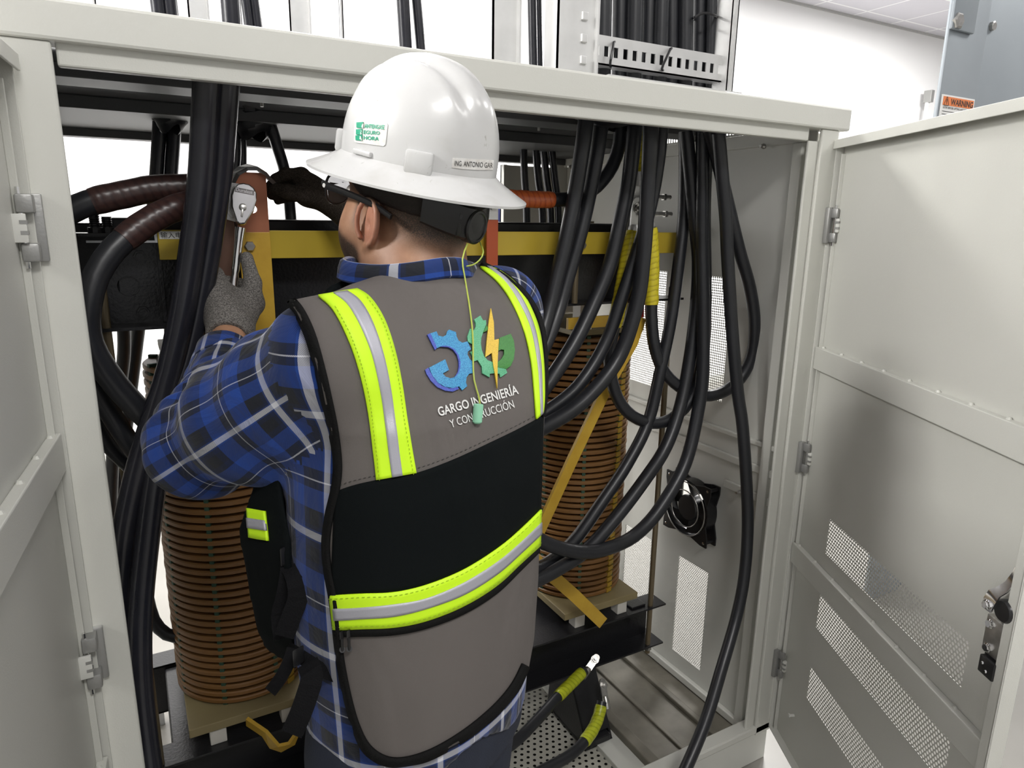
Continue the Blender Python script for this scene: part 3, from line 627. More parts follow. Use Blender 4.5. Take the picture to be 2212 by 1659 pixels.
cable('black cable in front of the yellow taped ends, sweeping down left behind the vest', [(1406, 268, 1.33), (1404, 330, 1.33), (1398, 430, 1.34), (1390, 550, 1.345), (1376, 655, 1.35), (1335, 775, 1.355), (1258, 868, 1.34), (1172, 924, 1.31), (1090, 960, 1.27), (0, 0.625, 1.375, 1.05), (0, 0.565, 1.395, 0.60), (0, 0.565, 1.395, 0.10)], 0.0190, G1)
cable('black cable tucked under the front sweeping cable, above the right coil', [(1430, 272, 1.375), (1422, 350, 1.38), (1404, 450, 1.385), (1374, 550, 1.388), (1343, 645, 1.39), (1306, 745, 1.392), (1248, 835, 1.385), (1172, 895, 1.36), (1090, 945, 1.315), (0, 0.660, 1.240, 1.05), (0, 0.600, 1.260, 0.60), (0, 0.600, 1.260, 0.10)], 0.0165, G1)
cable('rear black cable of the right bundle, ending behind the lower front of the vest', [(1479, 285, 1.44), (1480, 362, 1.44), (1477, 470, 1.44), (1466, 570, 1.43), (1449, 695, 1.42), (1426, 803, 1.41), (1400, 912, 1.40), (1355, 1002, 1.38), (1300, 1085, 1.36), (1243, 1165, 1.33), (1190, 1212, 1.30), (1150, 1232, 1.27), (1080, 1245, 1.22), (0, 0.535, 1.285, 0.62), (0, 0.515, 1.285, 0.10)], 0.0165, G1)
cable('black cable crossing the fan from above, middle of the three low sweeps', [(1482, 282, 1.40), (1490, 362, 1.40), (1500, 470, 1.40), (1508, 560, 1.40), (1504, 658, 1.40), (1491, 767, 1.39), (1470, 876, 1.37), (1438, 966, 1.35), (1390, 1040, 1.33), (1325, 1125, 1.31), (1265, 1190, 1.29), (1200, 1232, 1.27), (1150, 1258, 1.25), (1080, 1290, 1.22), (0, 0.570, 1.330, 0.62), (0, 0.550, 1.330, 0.10)], 0.0175, G1)
cable('lowest sweeping black cable, curling round the foot of the right coil', [(1518, 284, 1.37), (1518, 398, 1.37), (1517, 520, 1.37), (1519, 676, 1.36), (1518, 803, 1.35), (1507, 893, 1.34), (1480, 1002, 1.32), (1427, 1096, 1.30), (1383, 1147, 1.29), (1339, 1175, 1.28), (1278, 1192, 1.27), (1217, 1186, 1.26), (1160, 1163, 1.25), (1100, 1110, 1.23), (0, 0.60, 1.22, 1.10), (0, 0.50, 1.24, 0.90), (0, 0.44, 1.25, 0.50), (0, 0.44, 1.25, 0.10)], 0.0175, G1)
cable('long black cable passing the fan and leaving over the front sill', [(1552, 288, 1.30), (1560, 380, 1.30), (1568, 470, 1.30), (1572, 560, 1.30), (1582, 720, 1.29), (1594, 850, 1.28), (1604, 920, 1.27), (1613, 1050, 1.26), (1615, 1150, 1.25), (1607, 1250, 1.23), (1590, 1335, 1.21), (1560, 1440, 1.17), (1525, 1555, 1.13), (1486, 1650, 1.10), (1440, 1750, 1.06), (0, 0.98, 1.02, 0.10), (0, 0.88, 0.93, 0.025), (0, 0.76, 0.78, 0.0175), (0, 0.70, 0.60, 0.0175)], 0.0165, G1)
c7 = cable('black cable looping wide across the side vent up to a yellow taped end', [(1404, 492, 1.44), (1408, 560, 1.44), (1407, 640, 1.44), (1408, 700, 1.43), (1415, 752, 1.42), (1436, 805, 1.41), (1480, 843, 1.39), (1534, 855, 1.37), (1588, 830, 1.36), (1622, 775, 1.35), (1630, 700, 1.34), (1620, 622, 1.34), (1597, 540, 1.34), (1570, 430, 1.34), (1546, 330, 1.34), (1532, 280, 1.34)], 0.0165, None, [(0.0, 0.145, 'tape_yellow', 0.0040)])
lug(1400, 455, 1.462, (0.05, 0, -1)).build('lug', ['tray', 'steel'], c7, smooth=True)
c11 = cable('black cable looping low in front of the right coil up to a yellow taped end', [(1368, 500, 1.44), (1352, 580, 1.435), (1337, 660, 1.43), (1320, 740, 1.43), (1318, 800, 1.425), (1334, 860, 1.42), (1364, 897, 1.41), (1407, 914, 1.40), (1450, 905, 1.39), (1490, 866, 1.38), (1512, 803, 1.38), (1522, 720, 1.38), (1524, 600, 1.39), (1522, 450, 1.40), (1528, 290, 1.40)], 0.0165, None, [(0.0, 0.17, 'tape_yellow', 0.0045)])
lug(1372, 462, 1.455, (-0.05, 0, -1)).build('lug', ['tray', 'steel'], c11, smooth=True)
c12 = cable('yellow taped cable coming down from the roof behind the right hanging bundle', [(1388, 275, 1.50), (1386, 320, 1.495), (1382, 370, 1.485), (1377, 395, 1.48)], 0.0150, None, [(0.0, 1.0, 'tape_yellow', 0.003)])
lug(1374, 425, 1.468, (0.02, 0, 1)).build('lug', ['tray', 'steel'], c12, smooth=True)
for (px, py, L) in ((1420, 461, 0.05), (1427, 424, 0.035)):
    q = Y(px-40, py, 1.445); MB().tube([q, q+np.array([L+0.06, -0.0, 0.0])], 0.0055, 10, 0, True, False).lathe([(0.009, 0), (0.009, 0.008)], q+np.array([L+0.035, 0, 0]), (1, 0, 0), 6).build('terminal_stud', 'steel', tr)
# left pair: thick cables from the roof down past the left hand
G2 = 'two thick black cables running down beside the left hand'
cable('thick glossy black cable, left of the pair beside the left hand', [(448, 150, 1.26), (443, 250, 1.28), (433, 400, 1.30), (415, 540, 1.31), (393, 680, 1.31), (366, 800, 1.31), (338, 890, 1.31), (312, 970, 1.31), (288, 1060, 1.31), (268, 1160, 1.31), (259, 1260, 1.31), (262, 1360, 1.31), (268, 1500, 1.30)], 0.0215, G2, m='cable_gloss', n=18)
cable('thick glossy black cable, right of the pair beside the left hand', [(492, 155, 1.27), (486, 250, 1.29), (473, 400, 1.32), (452, 540, 1.33), (427, 680, 1.33), (398, 800, 1.32), (365, 890, 1.31), (347, 970, 1.30), (332, 1060, 1.29), (318, 1170, 1.28), (306, 1290, 1.27), (302, 1400, 1.26), (308, 1520, 1.25), (325, 1660, 1.22), (335, 1740, 1.20)], 0.0200, G2, m='cable_gloss', n=18)
# arcs with brown tape
ca = cable('upper brown taped cable arcing left behind the front post', [(478, 408, 1.42), (440, 404, 1.41), (390, 405, 1.41), (330, 408, 1.41), (270, 420, 1.41), (215, 432, 1.41), (170, 447, 1.41), (120, 480, 1.41), (80, 560, 1.41)], 0.0215, None, [(0.0, 0.62, 'tape_brown', 0.0025)], n=18)
cb_ = cable('lower brown taped cable curving down the left side of the cabinet', [(470, 428, 1.40), (430, 436, 1.38), (385, 447, 1.36), (335, 470, 1.35), (290, 500, 1.34), (245, 540, 1.33), (208, 595, 1.32), (190, 660, 1.31), (190, 720, 1.31), (208, 770, 1.31), (250, 830, 1.32), (300, 885, 1.33), (345, 930, 1.36)], 0.0205, None, [(0.0, 0.33, 'tape_brown', 0.0025)], n=18)
cable('black cable slanting down behind the front post, low on the left', [(176, 760, 1.36), (205, 835, 1.36), (240, 895, 1.37), (275, 950, 1.38), (310, 1000, 1.40), (330, 1040, 1.42)], 0.0175, None)
cable('black cable slanting steeply behind the front post, below the lower arc', [(150, 690, 1.42), (185, 790, 1.42), (205, 900, 1.42), (235, 960, 1.43), (285, 1010, 1.44)], 0.0150, None)
lug(490, 415, 1.43, (-1, 0, 0.1), w=0.036).build('lug', ['tray', 'steel'], ca, smooth=True)
lug(488, 452, 1.435, (-0.7, 0, 0.2), w=0.036).build('lug', ['tray', 'steel'], cb_, smooth=True)
# a dark flexible strap bent over the top of the copper bar
bar('terminal_cap', mat('dark_shiny_film', (0.10, 0.10, 0.10), 0.18, 0.5), [Y(497, 398, 1.45), Y(508, 376, 1.45), Y(525, 364, 1.452), Y(545, 361, 1.456), Y(564, 369, 1.462), Y(578, 384, 1.468), Y(592, 397, 1.474)], 0.045, 0.007, wdir=(0, 1, 0.15), label='dark shiny strap bent over the top of the copper bar')
# rear cables seen through the cabinet
G3 = 'black cables dropping through the rear of the roof'
rear = [([(346, 240, 2.05), (343, 300, 2.05), (336, 400, 2.05), (326, 520, 2.05), (312, 640, 2.05)], 0.017, 'rear black cable at the far left, under the roof loop'),
        ([(378, 238, 2.05), (375, 300, 2.05), (368, 400, 2.05), (360, 520, 2.05), (345, 660, 2.05)], 0.017, 'rear black cable just right of the far left rear cable'),
        ([(505, 262, 1.95), (508, 330, 1.95), (500, 420, 1.95), (497, 520, 1.95)], 0.015, 'rear black cable behind the ratchet head'),
        ([(518, 262, 1.98), (522, 330, 1.98), (520, 420, 1.98), (515, 520, 1.98)], 0.013, 'slim rear black cable to the right of the ratchet head cable'),
        ([(582, 262, 1.95), (600, 320, 1.95), (617, 380, 1.95), (628, 470, 1.92)], 0.015, 'rear black cable leaning right above the darker glove'),
        ([(1130, 290, 2.10), (1133, 380, 2.10), (1138, 475, 2.10)], 0.0125, 'leftmost of the rear cables right of the helmet'),
        ([(1155, 290, 2.10), (1162, 380, 2.10), (1172, 475, 2.10)], 0.0125, 'second rear cable right of the helmet'),
        ([(1170, 290, 2.12), (1180, 380, 2.12), (1190, 475, 2.12)], 0.0125, 'third rear cable right of the helmet'),
        ([(1188, 290, 2.10), (1198, 380, 2.10), (1207, 475, 2.10)], 0.0125, 'rightmost of the rear cables right of the helmet')]
for p, r, lb in rear:
    q = Y(*p[-1]); cable(lb, p+([(0, q[0], q[1], 1.30)] if q[2] > 1.45 else []), r, G3, m='cable_gloss')
cable('dark cable hanging behind the left coil, low', [(300, 700, 2.05), (290, 780, 2.05), (275, 900, 2.05), (262, 1000, 2.05), (255, 1100, 2.05), (262, 1300, 2.0)], 0.017, None)
cable('dark cable running down left of the rear low cable', [(262, 640, 2.0), (268, 760, 2.0), (250, 900, 2.0), (243, 1000, 2.0), (240, 1150, 2.0), (252, 1350, 1.95)], 0.016, None)
cable('small black cable loop near the floor left of the left coil', [(318, 1290, 1.75), (332, 1340, 1.72), (360, 1370, 1.70), (400, 1378, 1.69)], 0.015, None)
# black loose bags / conduit bushings where cables pass the roof
def bushing(px, py, y, rx, rz, label):
    c = Y(px, py, y); b = MB(); n = 20; m_ = 10; vs = []
    for i in range(m_+1):
        t = i/m_; rr = (1.0-0.55*t**2)*rx
        for k in range(n):
            a = 2*PI*k/n; jj = 1+0.10*math.sin(3*a+i)+0.06*math.sin(7*a+2*i)
            vs.append(c+np.array([rr*jj*math.cos(a), rr*0.7*jj*math.sin(a), -rz*t*(1+0.2*math.sin(2*a))+rz*0.5]))
    fs = [(i*n+k, i*n+(k+1) % n, (i+1)*n+(k+1) % n, (i+1)*n+k) for i in range(m_) for k in range(n)]
    o = b.add(vs, fs).build('cable_boot', 'cable', None, smooth=True, loc=c); tag(o, label, 'cable boot')
bushing(366, 252, 2.0, 0.05, 0.06, 'crumpled black sleeve round the far left rear cables under the roof')
bushing(545, 268, 1.95, 0.07, 0.06, 'crumpled black sleeve behind the roof opening above the ratchet')
bushing(1170, 285, 2.1, 0.06, 0.03, 'crumpled black sleeve under the roof right of the helmet')
bushing(1330, 262, 1.42, 0.12, 0.03, 'black edging round the roof opening of the right bundle')
bushing(470, 156, 1.27, 0.06, 0.012, 'black edging round the roof opening of the left pair')
# earth cables on the floor
G4 = 'earth cables with yellow-green taped ends'
e1 = cable('earth cable reaching the lower channel, the upper taped end', [(1262, 1448, 1.47), (1235, 1475, 1.45), (1205, 1505, 1.42), (1165, 1550, 1.38), (1115, 1600, 1.33), (1060, 1635, 1.28), (1000, 1655, 1.22), (900, 1700, 1.18)], 0.0150, G4, [(0.02, 0.19, 'tape_green', 0.003)])
e2 = cable('earth cable reaching the black foot, the lower taped end', [(1300, 1515, 1.40), (1292, 1550, 1.38), (1275, 1585, 1.35), (1240, 1625, 1.31), (1190, 1655, 1.27), (1120, 1690, 1.22), (1040, 1725, 1.18)], 0.0150, G4, [(0.02, 0.23, 'tape_green', 0.003)])
lug(1280, 1432, 1.485, (-0.8, -0.2, -0.5), up=(0, -0.6, 1), w=0.020, L=0.055).build('lug', ['steel', 'steel'], e1, smooth=True)
lug(1303, 1488, 1.43, (-0.1, -0.5, -0.8), up=(0, -0.8, 0.5), w=0.020, L=0.055).build('lug', ['steel', 'steel'], e2, smooth=True)

# ------------------------------------------------------------------ cable trays above the roof
ZR = 1.880
def tray(name, label, x0, x1, y, ztop, wl, wr, rungs=(), m='tray', depth=0.05, x0b=None):
    t = thing(name, label, 'cable tray', (x0, y, ZR), 'ladder cable trays rising from the cabinet roof')
    b = MB(); b.box2((x0, y, ZR), (x0+wl, y+0.004, ztop)); b.box2((x0+wl-0.004, y-0.012, ZR), (x0+wl, y+depth, ztop)); b.box2((x0, y, ZR), (x0+0.003, y+depth, ztop)); b.build('side_rail', m, t)
    if wr:
        b = MB(); b.box2((x1-wr, y, ZR), (x1, y+0.004, ztop)); b.box2((x1-wr, y-0.010, ZR), (x1-wr+0.004, y+depth, ztop)); b.box2((x1-0.003, y, ZR), (x1, y+depth, ztop)); b.build('side_rail', m, t)
    for (za, zb) in rungs:
        yy = y+0.02; b = MB(); xs = np.linspace(x0+wl, x1-wr, 31); zc = (za+zb)/2
        b.box2((x0+wl, yy, za), (x1-wr, yy+0.003, zc-0.010)); b.box2((x0+wl, yy, zc+0.010), (x1-wr, yy+0.003, zb))
        for k in range(0, 30, 2): b.box2((xs[k], yy, zc-0.010), (xs[k+1], yy+0.003, zc+0.010))
        b.box2((x0+wl, yy, zb), (x1-wr, yy+0.03, zb+0.003)); b.box2((x0+wl, yy, za), (x1-wr, yy+0.03, za+0.003)); b.build('rung', m, t)
    return t
# distances from the photo: right tray nearest the front
tA = tray('cable_tray', 'wide aluminium ladder tray with slotted rung holding the right cable bundle', 0.779, 1.256, 1.235, 2.9, 0.090, 0.018, ((1.915, 1.968),))
MB().box2((0.88, 1.20, 1.880), (1.25, 1.26, 1.886)).build('base_angle', 'tray', tA)
for z in (1.945, 1.985, 1.905): MB().box2((0.832, 1.230, z), (0.847, 1.236, z+0.016), 0, 0.002).build('tab', 'tray', tA)
tB = tray('cable_tray', 'narrow aluminium tray channel left of the wide tray', 0.650, 0.79, 1.26, 2.9, 0.055, 0, ())
tC = tray('cable_tray', 'far aluminium tray channel above the middle of the roof', 0.415, 0.55, 1.9, 3.2, 0.05, 0.010, (), depth=0.04)
tD = tray('cable_tray', 'pale tray channel above the left roof, beside the left cables', 0.165, 0.25, 1.7, 3.2, 0.04, 0.008, (), depth=0.04)
tE = tray('cable_tray', 'thin pale tray edge far above the left corner of the roof', -0.075, 0.0, 2.1, 3.2, 0.012, 0.008, (), depth=0.03)
# slotted tray crossing high up behind
hz = thing('cable_tray', 'horizontal slotted tray passing high behind, cut by the photo top', 'cable tray', (0.9, 2.6, 2.5))
bb = MB(); a0 = Y(905, -14, 2.6); a1 = Y(1082, 12, 2.6)
bb.box2((a0[0], 2.6, 2.515), (a1[0], 2.603, 2.53)); bb.box2((a0[0], 2.6, 2.47), (a1[0], 2.603, 2.485))
nx = 22
for k in range(nx):
    x = a0[0]+(a1[0]-a0[0])*k/nx; bb.box2((x, 2.6, 2.485), (x+(a1[0]-a0[0])/nx*0.45, 2.603, 2.515))
bb.build('slotted_side', 'galv', hz)
# cables above the roof
def up(px, py, y, r, dx, lab, grp, m='cable_gloss'):
    p = Y(px, py, y); q = np.array([p[0]+dx, p[1]+0.02, 2.95]); p0 = np.array([p[0], p[1], 1.867])
    o = MB().tube([p0, (p0+q)/2+np.array([dx*0.15, 0, 0]), q], r, 14, step=0.1).build('power_cable', m, None, smooth=True, loc=p0); tag(o, lab, 'cable', grp)
GA = 'black cables strapped in the wide tray'
nm = ['first', 'second', 'third', 'fourth', 'fifth', 'sixth', 'seventh', 'eighth', 'ninth']
for k, (px, r) in enumerate([(1302, 0.019), (1338, 0.017), (1368, 0.019), (1399, 0.018), (1425, 0.018), (1452, 0.018), (1482, 0.018), (1512, 0.015), (1538, 0.014)]):
    up(px, 170, 1.295 + (0.02 if k % 2 else 0), r, -0.02 if k < 5 else -0.05, '%s cable from the left in the wide roof tray' % nm[k], GA, 'cable')
GB = 'black cables rising from the left and middle of the roof'
for (px, py, y, r, dx, lb) in ((346, 25, 1.45, 0.0125, -0.02, 'left cable of the leftmost pair above the roof'), (372, 28, 1.45, 0.0125, -0.02, 'right cable of the leftmost pair above the roof'),
                          (502, 50, 1.35, 0.0165, 0.0, 'single thick cable above the roof over the left hand'), (545, 55, 1.5, 0.0095, -0.05, 'left of two slim cables above the roof over the left hand'), (563, 58, 1.5, 0.0095, -0.05, 'right of two slim cables above the roof over the left hand'),
                          (880, 100, 1.5, 0.0135, -0.03, 'left cable above the roof over the helmet'), (916, 105, 1.5, 0.0105, -0.06, 'right cable above the roof over the helmet'),
                          (1155, 140, 1.45, 0.0105, -0.03, 'left cable above the roof beside the narrow tray'), (1168, 144, 1.47, 0.0085, -0.03, 'right cable above the roof beside the narrow tray')):
    up(px, py, y, r, dx, lb, GB)
# cable ties round the bundle
def tie(pts, lab, r=0.0028):
    W = [Y(*p) for p in pts]; o = MB().tube(W+[W[0]], r, 8, step=0.008).build('cable_tie', 'black_plastic', None, smooth=True, loc=W[0]); tag(o, lab, 'cable tie')
tie([(1326, 92, 1.245), (1322, 115, 1.24), (1318, 138, 1.245), (1322, 140, 1.28), (1330, 92, 1.28)], 'black cable tie on the slotted rung, left one')
tie([(1448, 106, 1.245), (1438, 128, 1.24), (1430, 148, 1.245), (1440, 150, 1.28), (1454, 106, 1.28)], 'black cable tie on the slotted rung, middle one')
tie([(1500, 38, 1.265), (1520, 28, 1.262), (1546, 34, 1.265), (1546, 40, 1.34), (1500, 42, 1.34)], 'black cable tie round the upper right cables of the wide tray')

# ------------------------------------------------------------------ grey equipment on the right
eq = thing('switchgear_housing', 'tall blue-grey galvanised equipment housing behind the right door', 'equipment', (3.1, 1.8, 0))
MB().box2((2.665, 1.6, 0), (2.90, 1.615, 3.2), 0, 0.004).build('corner_post', 'grey_wall_eq', eq, smooth=True)
MB().box2((2.925, 1.62, 0), (3.9, 1.74, 3.2), 0, 0.004).build('side_panel', 'grey_wall_eq', eq, smooth=True)
MB().box2((2.905, 1.612, 0), (2.93, 1.65, 3.2), 0, 0.006).build('corner_trim', 'grey_wall_eq', eq, smooth=True)
p = Y(2066, 46, 1.59); MB().box2((2.655, 1.585, 2.285), (2.80, 1.60, 3.2), 0, 0.006).build('bracket', 'grey_wall_eq', eq, smooth=True)
MB().lathe([(0.028, 0), (0.028, 0.012), (0.022, 0.016)], p, (0, -1, 0), 6).build('bolt', 'steel', eq)
p = Y(2141, 57, 1.62); MB().lathe([(0.017, 0), (0.017, 0.012), (0.012, 0.014)], p, (0, -1, 0), 8).build('bolt', 'steel', eq)
wl = Y(2036, 207, 1.596); wr = Y(2108, 199, 1.596); z0w = wl[2]-0.145; z1w = wl[2]+0.006
sg = MB().box2((wl[0], 1.595, z0w), (wr[0], 1.5995, z1w)).build('warning_label', 'labelwhite', eq, label='white warning label with orange header')
MB().box2((wl[0]+0.006, 1.594, z1w-0.036), (wr[0]-0.006, 1.5955, z1w-0.006)).build('label_header', 'orange_ink', sg)
text('label_text', '\u26a0 WARNING', 0.030, ((wl[0]+wr[0])/2, 1.5935, z1w-0.032), (1, 0, 0), (0, 0, 1), 'ink', sg, 0.0002, 'CENTER', 1.0, 0.0004)
text('label_text', 'LOOK BEFORE LIFTING HAZARD', 0.0105, (wl[0]+0.010, 1.594, z1w-0.047), (1, 0, 0), (0, 0, 1), 'ink', sg, 0.0001)
for k in range(8):
    MB().box2((wl[0]+0.010, 1.5945, z1w-0.058-k*0.010), (wr[0]-0.012-0.03*((k*37) % 5)/4, 1.5952, z1w-0.056-k*0.010)).build('label_line', 'ink', sg)
# small conduit box and white pipe by the wall
jb = thing('conduit', 'white wall conduit topped by a small grey box near the far wall', 'conduit', (0, 0, 0))
a = Y(2014, 200, 4.9); b_ = Y(2022, 222, 4.9)
jb.location = (float(a[0]), 4.95, 1.0); bpy.context.view_layer.update()
MB().box2((a[0]-0.01, 4.9, b_[2]), (a[0]+0.045, 4.99, a[2]+0.03), 0, 0.004).build('junction_box', 'hinge', jb)
MB().lathe([(0.022, 0.0), (0.022, b_[2])], (a[0]+0.015, 4.95, 0), (0, 0, 1), 12).build('pipe', 'labelwhite', jb, smooth=True)
# blue equipment far behind right of the head
be = thing('equipment_box', 'small dark blue box seen behind the helmet dial through the cabinet', 'equipment box', tuple(map(float, Y(1070, 470, 3.0))))
c = Y(1070, 458, 3.0); MB().box2((c[0]-0.06, 3.0, c[2]-0.045), (c[0]+0.035, 3.15, c[2]+0.04), 0, 0.004).build('housing', mat('dark_blue_paint', (0.05, 0.06, 0.22), 0.5), be, smooth=True)
c2 = Y(1070, 480, 3.0); MB().box2((c[0]-0.06, 3.0, 0), (c[0]-0.02, 3.05, c[2]-0.045)).box2((c[0], 3.0, 0), (c[0]+0.035, 3.05, c[2]-0.045)).build('stand', 'hinge', be)
# slotted tray lying behind the left coil near the floor
ft = thing('cable_tray', 'slotted grey tray piece lying low behind the left coil', 'cable tray', tuple(map(float, Y(345, 1460, 2.15))))
A_ = Y(318, 1448, 2.15); B_ = Y(400, 1430, 2.15); b = MB(); n_ = 14; hh_ = Y(340, 1438, 2.15)[2]-Y(340, 1478, 2.15)[2]
zt = (A_[2]+B_[2])/2+.02
b.box2((A_[0], 2.15, zt-.006), (B_[0], 2.156, zt)); b.box2((A_[0], 2.15, zt-hh_), (B_[0], 2.156, zt-hh_+.006))
for k in range(n_+1):
    x = A_[0]+(B_[0]-A_[0])*k/n_; b.box2((x-.0025, 2.15, zt-hh_), (x+.0025, 2.156, zt))
b.box2((A_[0], 2.15, zt-hh_-.004), (B_[0], 2.30, zt-hh_)); b.build('slotted_side', 'galv', ft)
for x in (A_[0]+.02, B_[0]-.02): MB().box2((x-.01, 2.2, 0), (x+.01, 2.22, zt-hh_)).build('foot', 'galv', ft)
# ================================================================== the worker
import openvdb
from mathutils.bvhtree import BVHTree
U = _n((0.92, 0.39, 0)); FW = _n((-0.39, 0.92, 0)); ZU = np.array([0., 0, 1])
# ---- signed distance helpers (P: (...,3) arrays)
def s_cap(P, a, b, ra, rb):
    a = np.array(a, float); b = np.array(b, float); ab = b-a; t = np.clip(((P-a)@ab)/(ab@ab), 0, 1)
    return np.linalg.norm(P-a-t[..., None]*ab, axis=-1)-(ra+(rb-ra)*t)
def s_ell(P, c, axes, r):
    q = np.stack([(P-np.array(c))@np.array(ax) for ax in axes], -1); r = np.array(r, float)
    k0 = np.linalg.norm(q/r, axis=-1); k1 = np.linalg.norm(q/(r*r), axis=-1)
    return k0*(k0-1)/np.maximum(k1, 1e-6)
def smin(a, b, k):
    h = np.clip(0.5+0.5*(b-a)/k, 0, 1); return b*(1-h)+a*h-k*h*(1-h)
def smax(a, b, k): return -smin(-a, -b, k)
def mesh_sdf(fn, lo, hi, h, chunk=24):
    lo = np.array(lo, float); hi = np.array(hi, float); n = np.ceil((hi-lo)/h).astype(int)+1
    A = np.empty(n, np.float32); ys = lo[1]+h*np.arange(n[1]); zs = lo[2]+h*np.arange(n[2])
    for i in range(0, n[0], chunk):
        xs = lo[0]+h*np.arange(i, min(i+chunk, n[0])); G = np.stack(np.meshgrid(xs, ys, zs, indexing='ij'), -1)
        A[i:i+len(xs)] = fn(G)
    g = openvdb.FloatGrid(background=float(A.max())); g.copyFromArray(A/np.float32(h), tolerance=0)
    g.transform = openvdb.createLinearTransform(voxelSize=h)
    pts, quads = g.convertToQuads(isovalue=0.0)
    return np.asarray(pts, float)+lo, np.asarray(quads, int)
def obj_np(name, V, Fq, mats, parent, smooth=True, uv=None, attr=None, mi=None, label=None):
    base = parent_base(parent)
    me = bpy.data.meshes.new(name); me.from_pydata((V-base).tolist(), [], Fq.tolist())
    for m in (mats if isinstance(mats, (list, tuple)) else [mats]): me.materials.append(MT[m] if isinstance(m, str) else m)
    if mi is not None: me.polygons.foreach_set('material_index', np.asarray(mi, np.int32))
    if uv is not None:
        ul = me.uv_layers.new(name='UVMap'); ul.data.foreach_set('uv', np.asarray(uv, np.float32).ravel())
    for k, v in (attr or {}).items():
        a = me.attributes.new(k, 'FLOAT', 'POINT'); a.data.foreach_set('value', np.asarray(v, np.float32))
    me.polygons.foreach_set('use_smooth', [smooth]*len(me.polygons)); me.update()
    bm = bmesh.new(); bm.from_mesh(me); bmesh.ops.recalc_face_normals(bm, faces=bm.faces); bm.to_mesh(me); bm.free()
    o = bpy.data.objects.new(name, me); COL.objects.link(o); o.parent = parent
    if label: o['label'] = label
    return o
# smooth value noise for folds
_ph = rng.uniform(0, 6.28, (8, 3)); _dr = rng.normal(size=(8, 3)); _dr /= np.linalg.norm(_dr, axis=1)[:, None]
def vnoise(P, s):
    o = 0
    for k in range(8): o = o+np.sin((P@_dr[k])*s*(0.6+0.13*k)+_ph[k, 0]+1.3*np.sin((P@_dr[(k+3) % 8])*s*0.5+_ph[k, 1]))
    return o/8
# ---- torso shape: z, centre x, centre y, half width a, half depth b
TS = np.array([(0.70, 0.319, 0.837, 0.142, 0.118), (0.80, 0.319, 0.837, 0.156, 0.128), (0.92, 0.319, 0.837, 0.166, 0.134), (1.05, 0.318, 0.838, 0.169, 0.138), (1.18, 0.320, 0.841, 0.174, 0.139),
               (1.28, 0.330, 0.851, 0.180, 0.139), (1.36, 0.343, 0.864, 0.187, 0.132), (1.42, .353, .878, .178, .117), (1.46, .358, .893, .160, .102), (1.50, .364, .914, .118, .085), (1.53, .366, .926, .088, .070)])
def tor(z): return [np.interp(z, TS[:, 0], TS[:, k]) for k in range(1, 5)]
def s_torso(P, off=0.0, ztop=1.53, zbot=0.72):
    cx, cy, a, b = tor(P[..., 2]); q = np.stack([P[..., 0]-cx, P[..., 1]-cy], -1)
    lu = (q@U[:2])/(a+off); lf = (q@FW[:2])/(b+off); r = (np.abs(lu)**2.35+np.abs(lf)**2.35)**(1/2.35)
    d = (r-1)*np.minimum(a, b)*0.9
    return smax(smax(d, P[..., 2]-ztop-off, 0.03), zbot-P[..., 2], 0.01)
SHL = np.array([.205, .822, 1.425]); SHR = np.array([.504, .952, 1.458])
ELL = D(432, 968, 0.985); WRL = Y(500, 712, 1.275)
ELR = np.array([.530, 1.185, 1.435]); WRR = Y(735, 440, 1.435)
person = thing('person', 'person in white hard hat, grey vest and blue plaid shirt, seen from behind', 'person', (0.33, 0.83, 0))

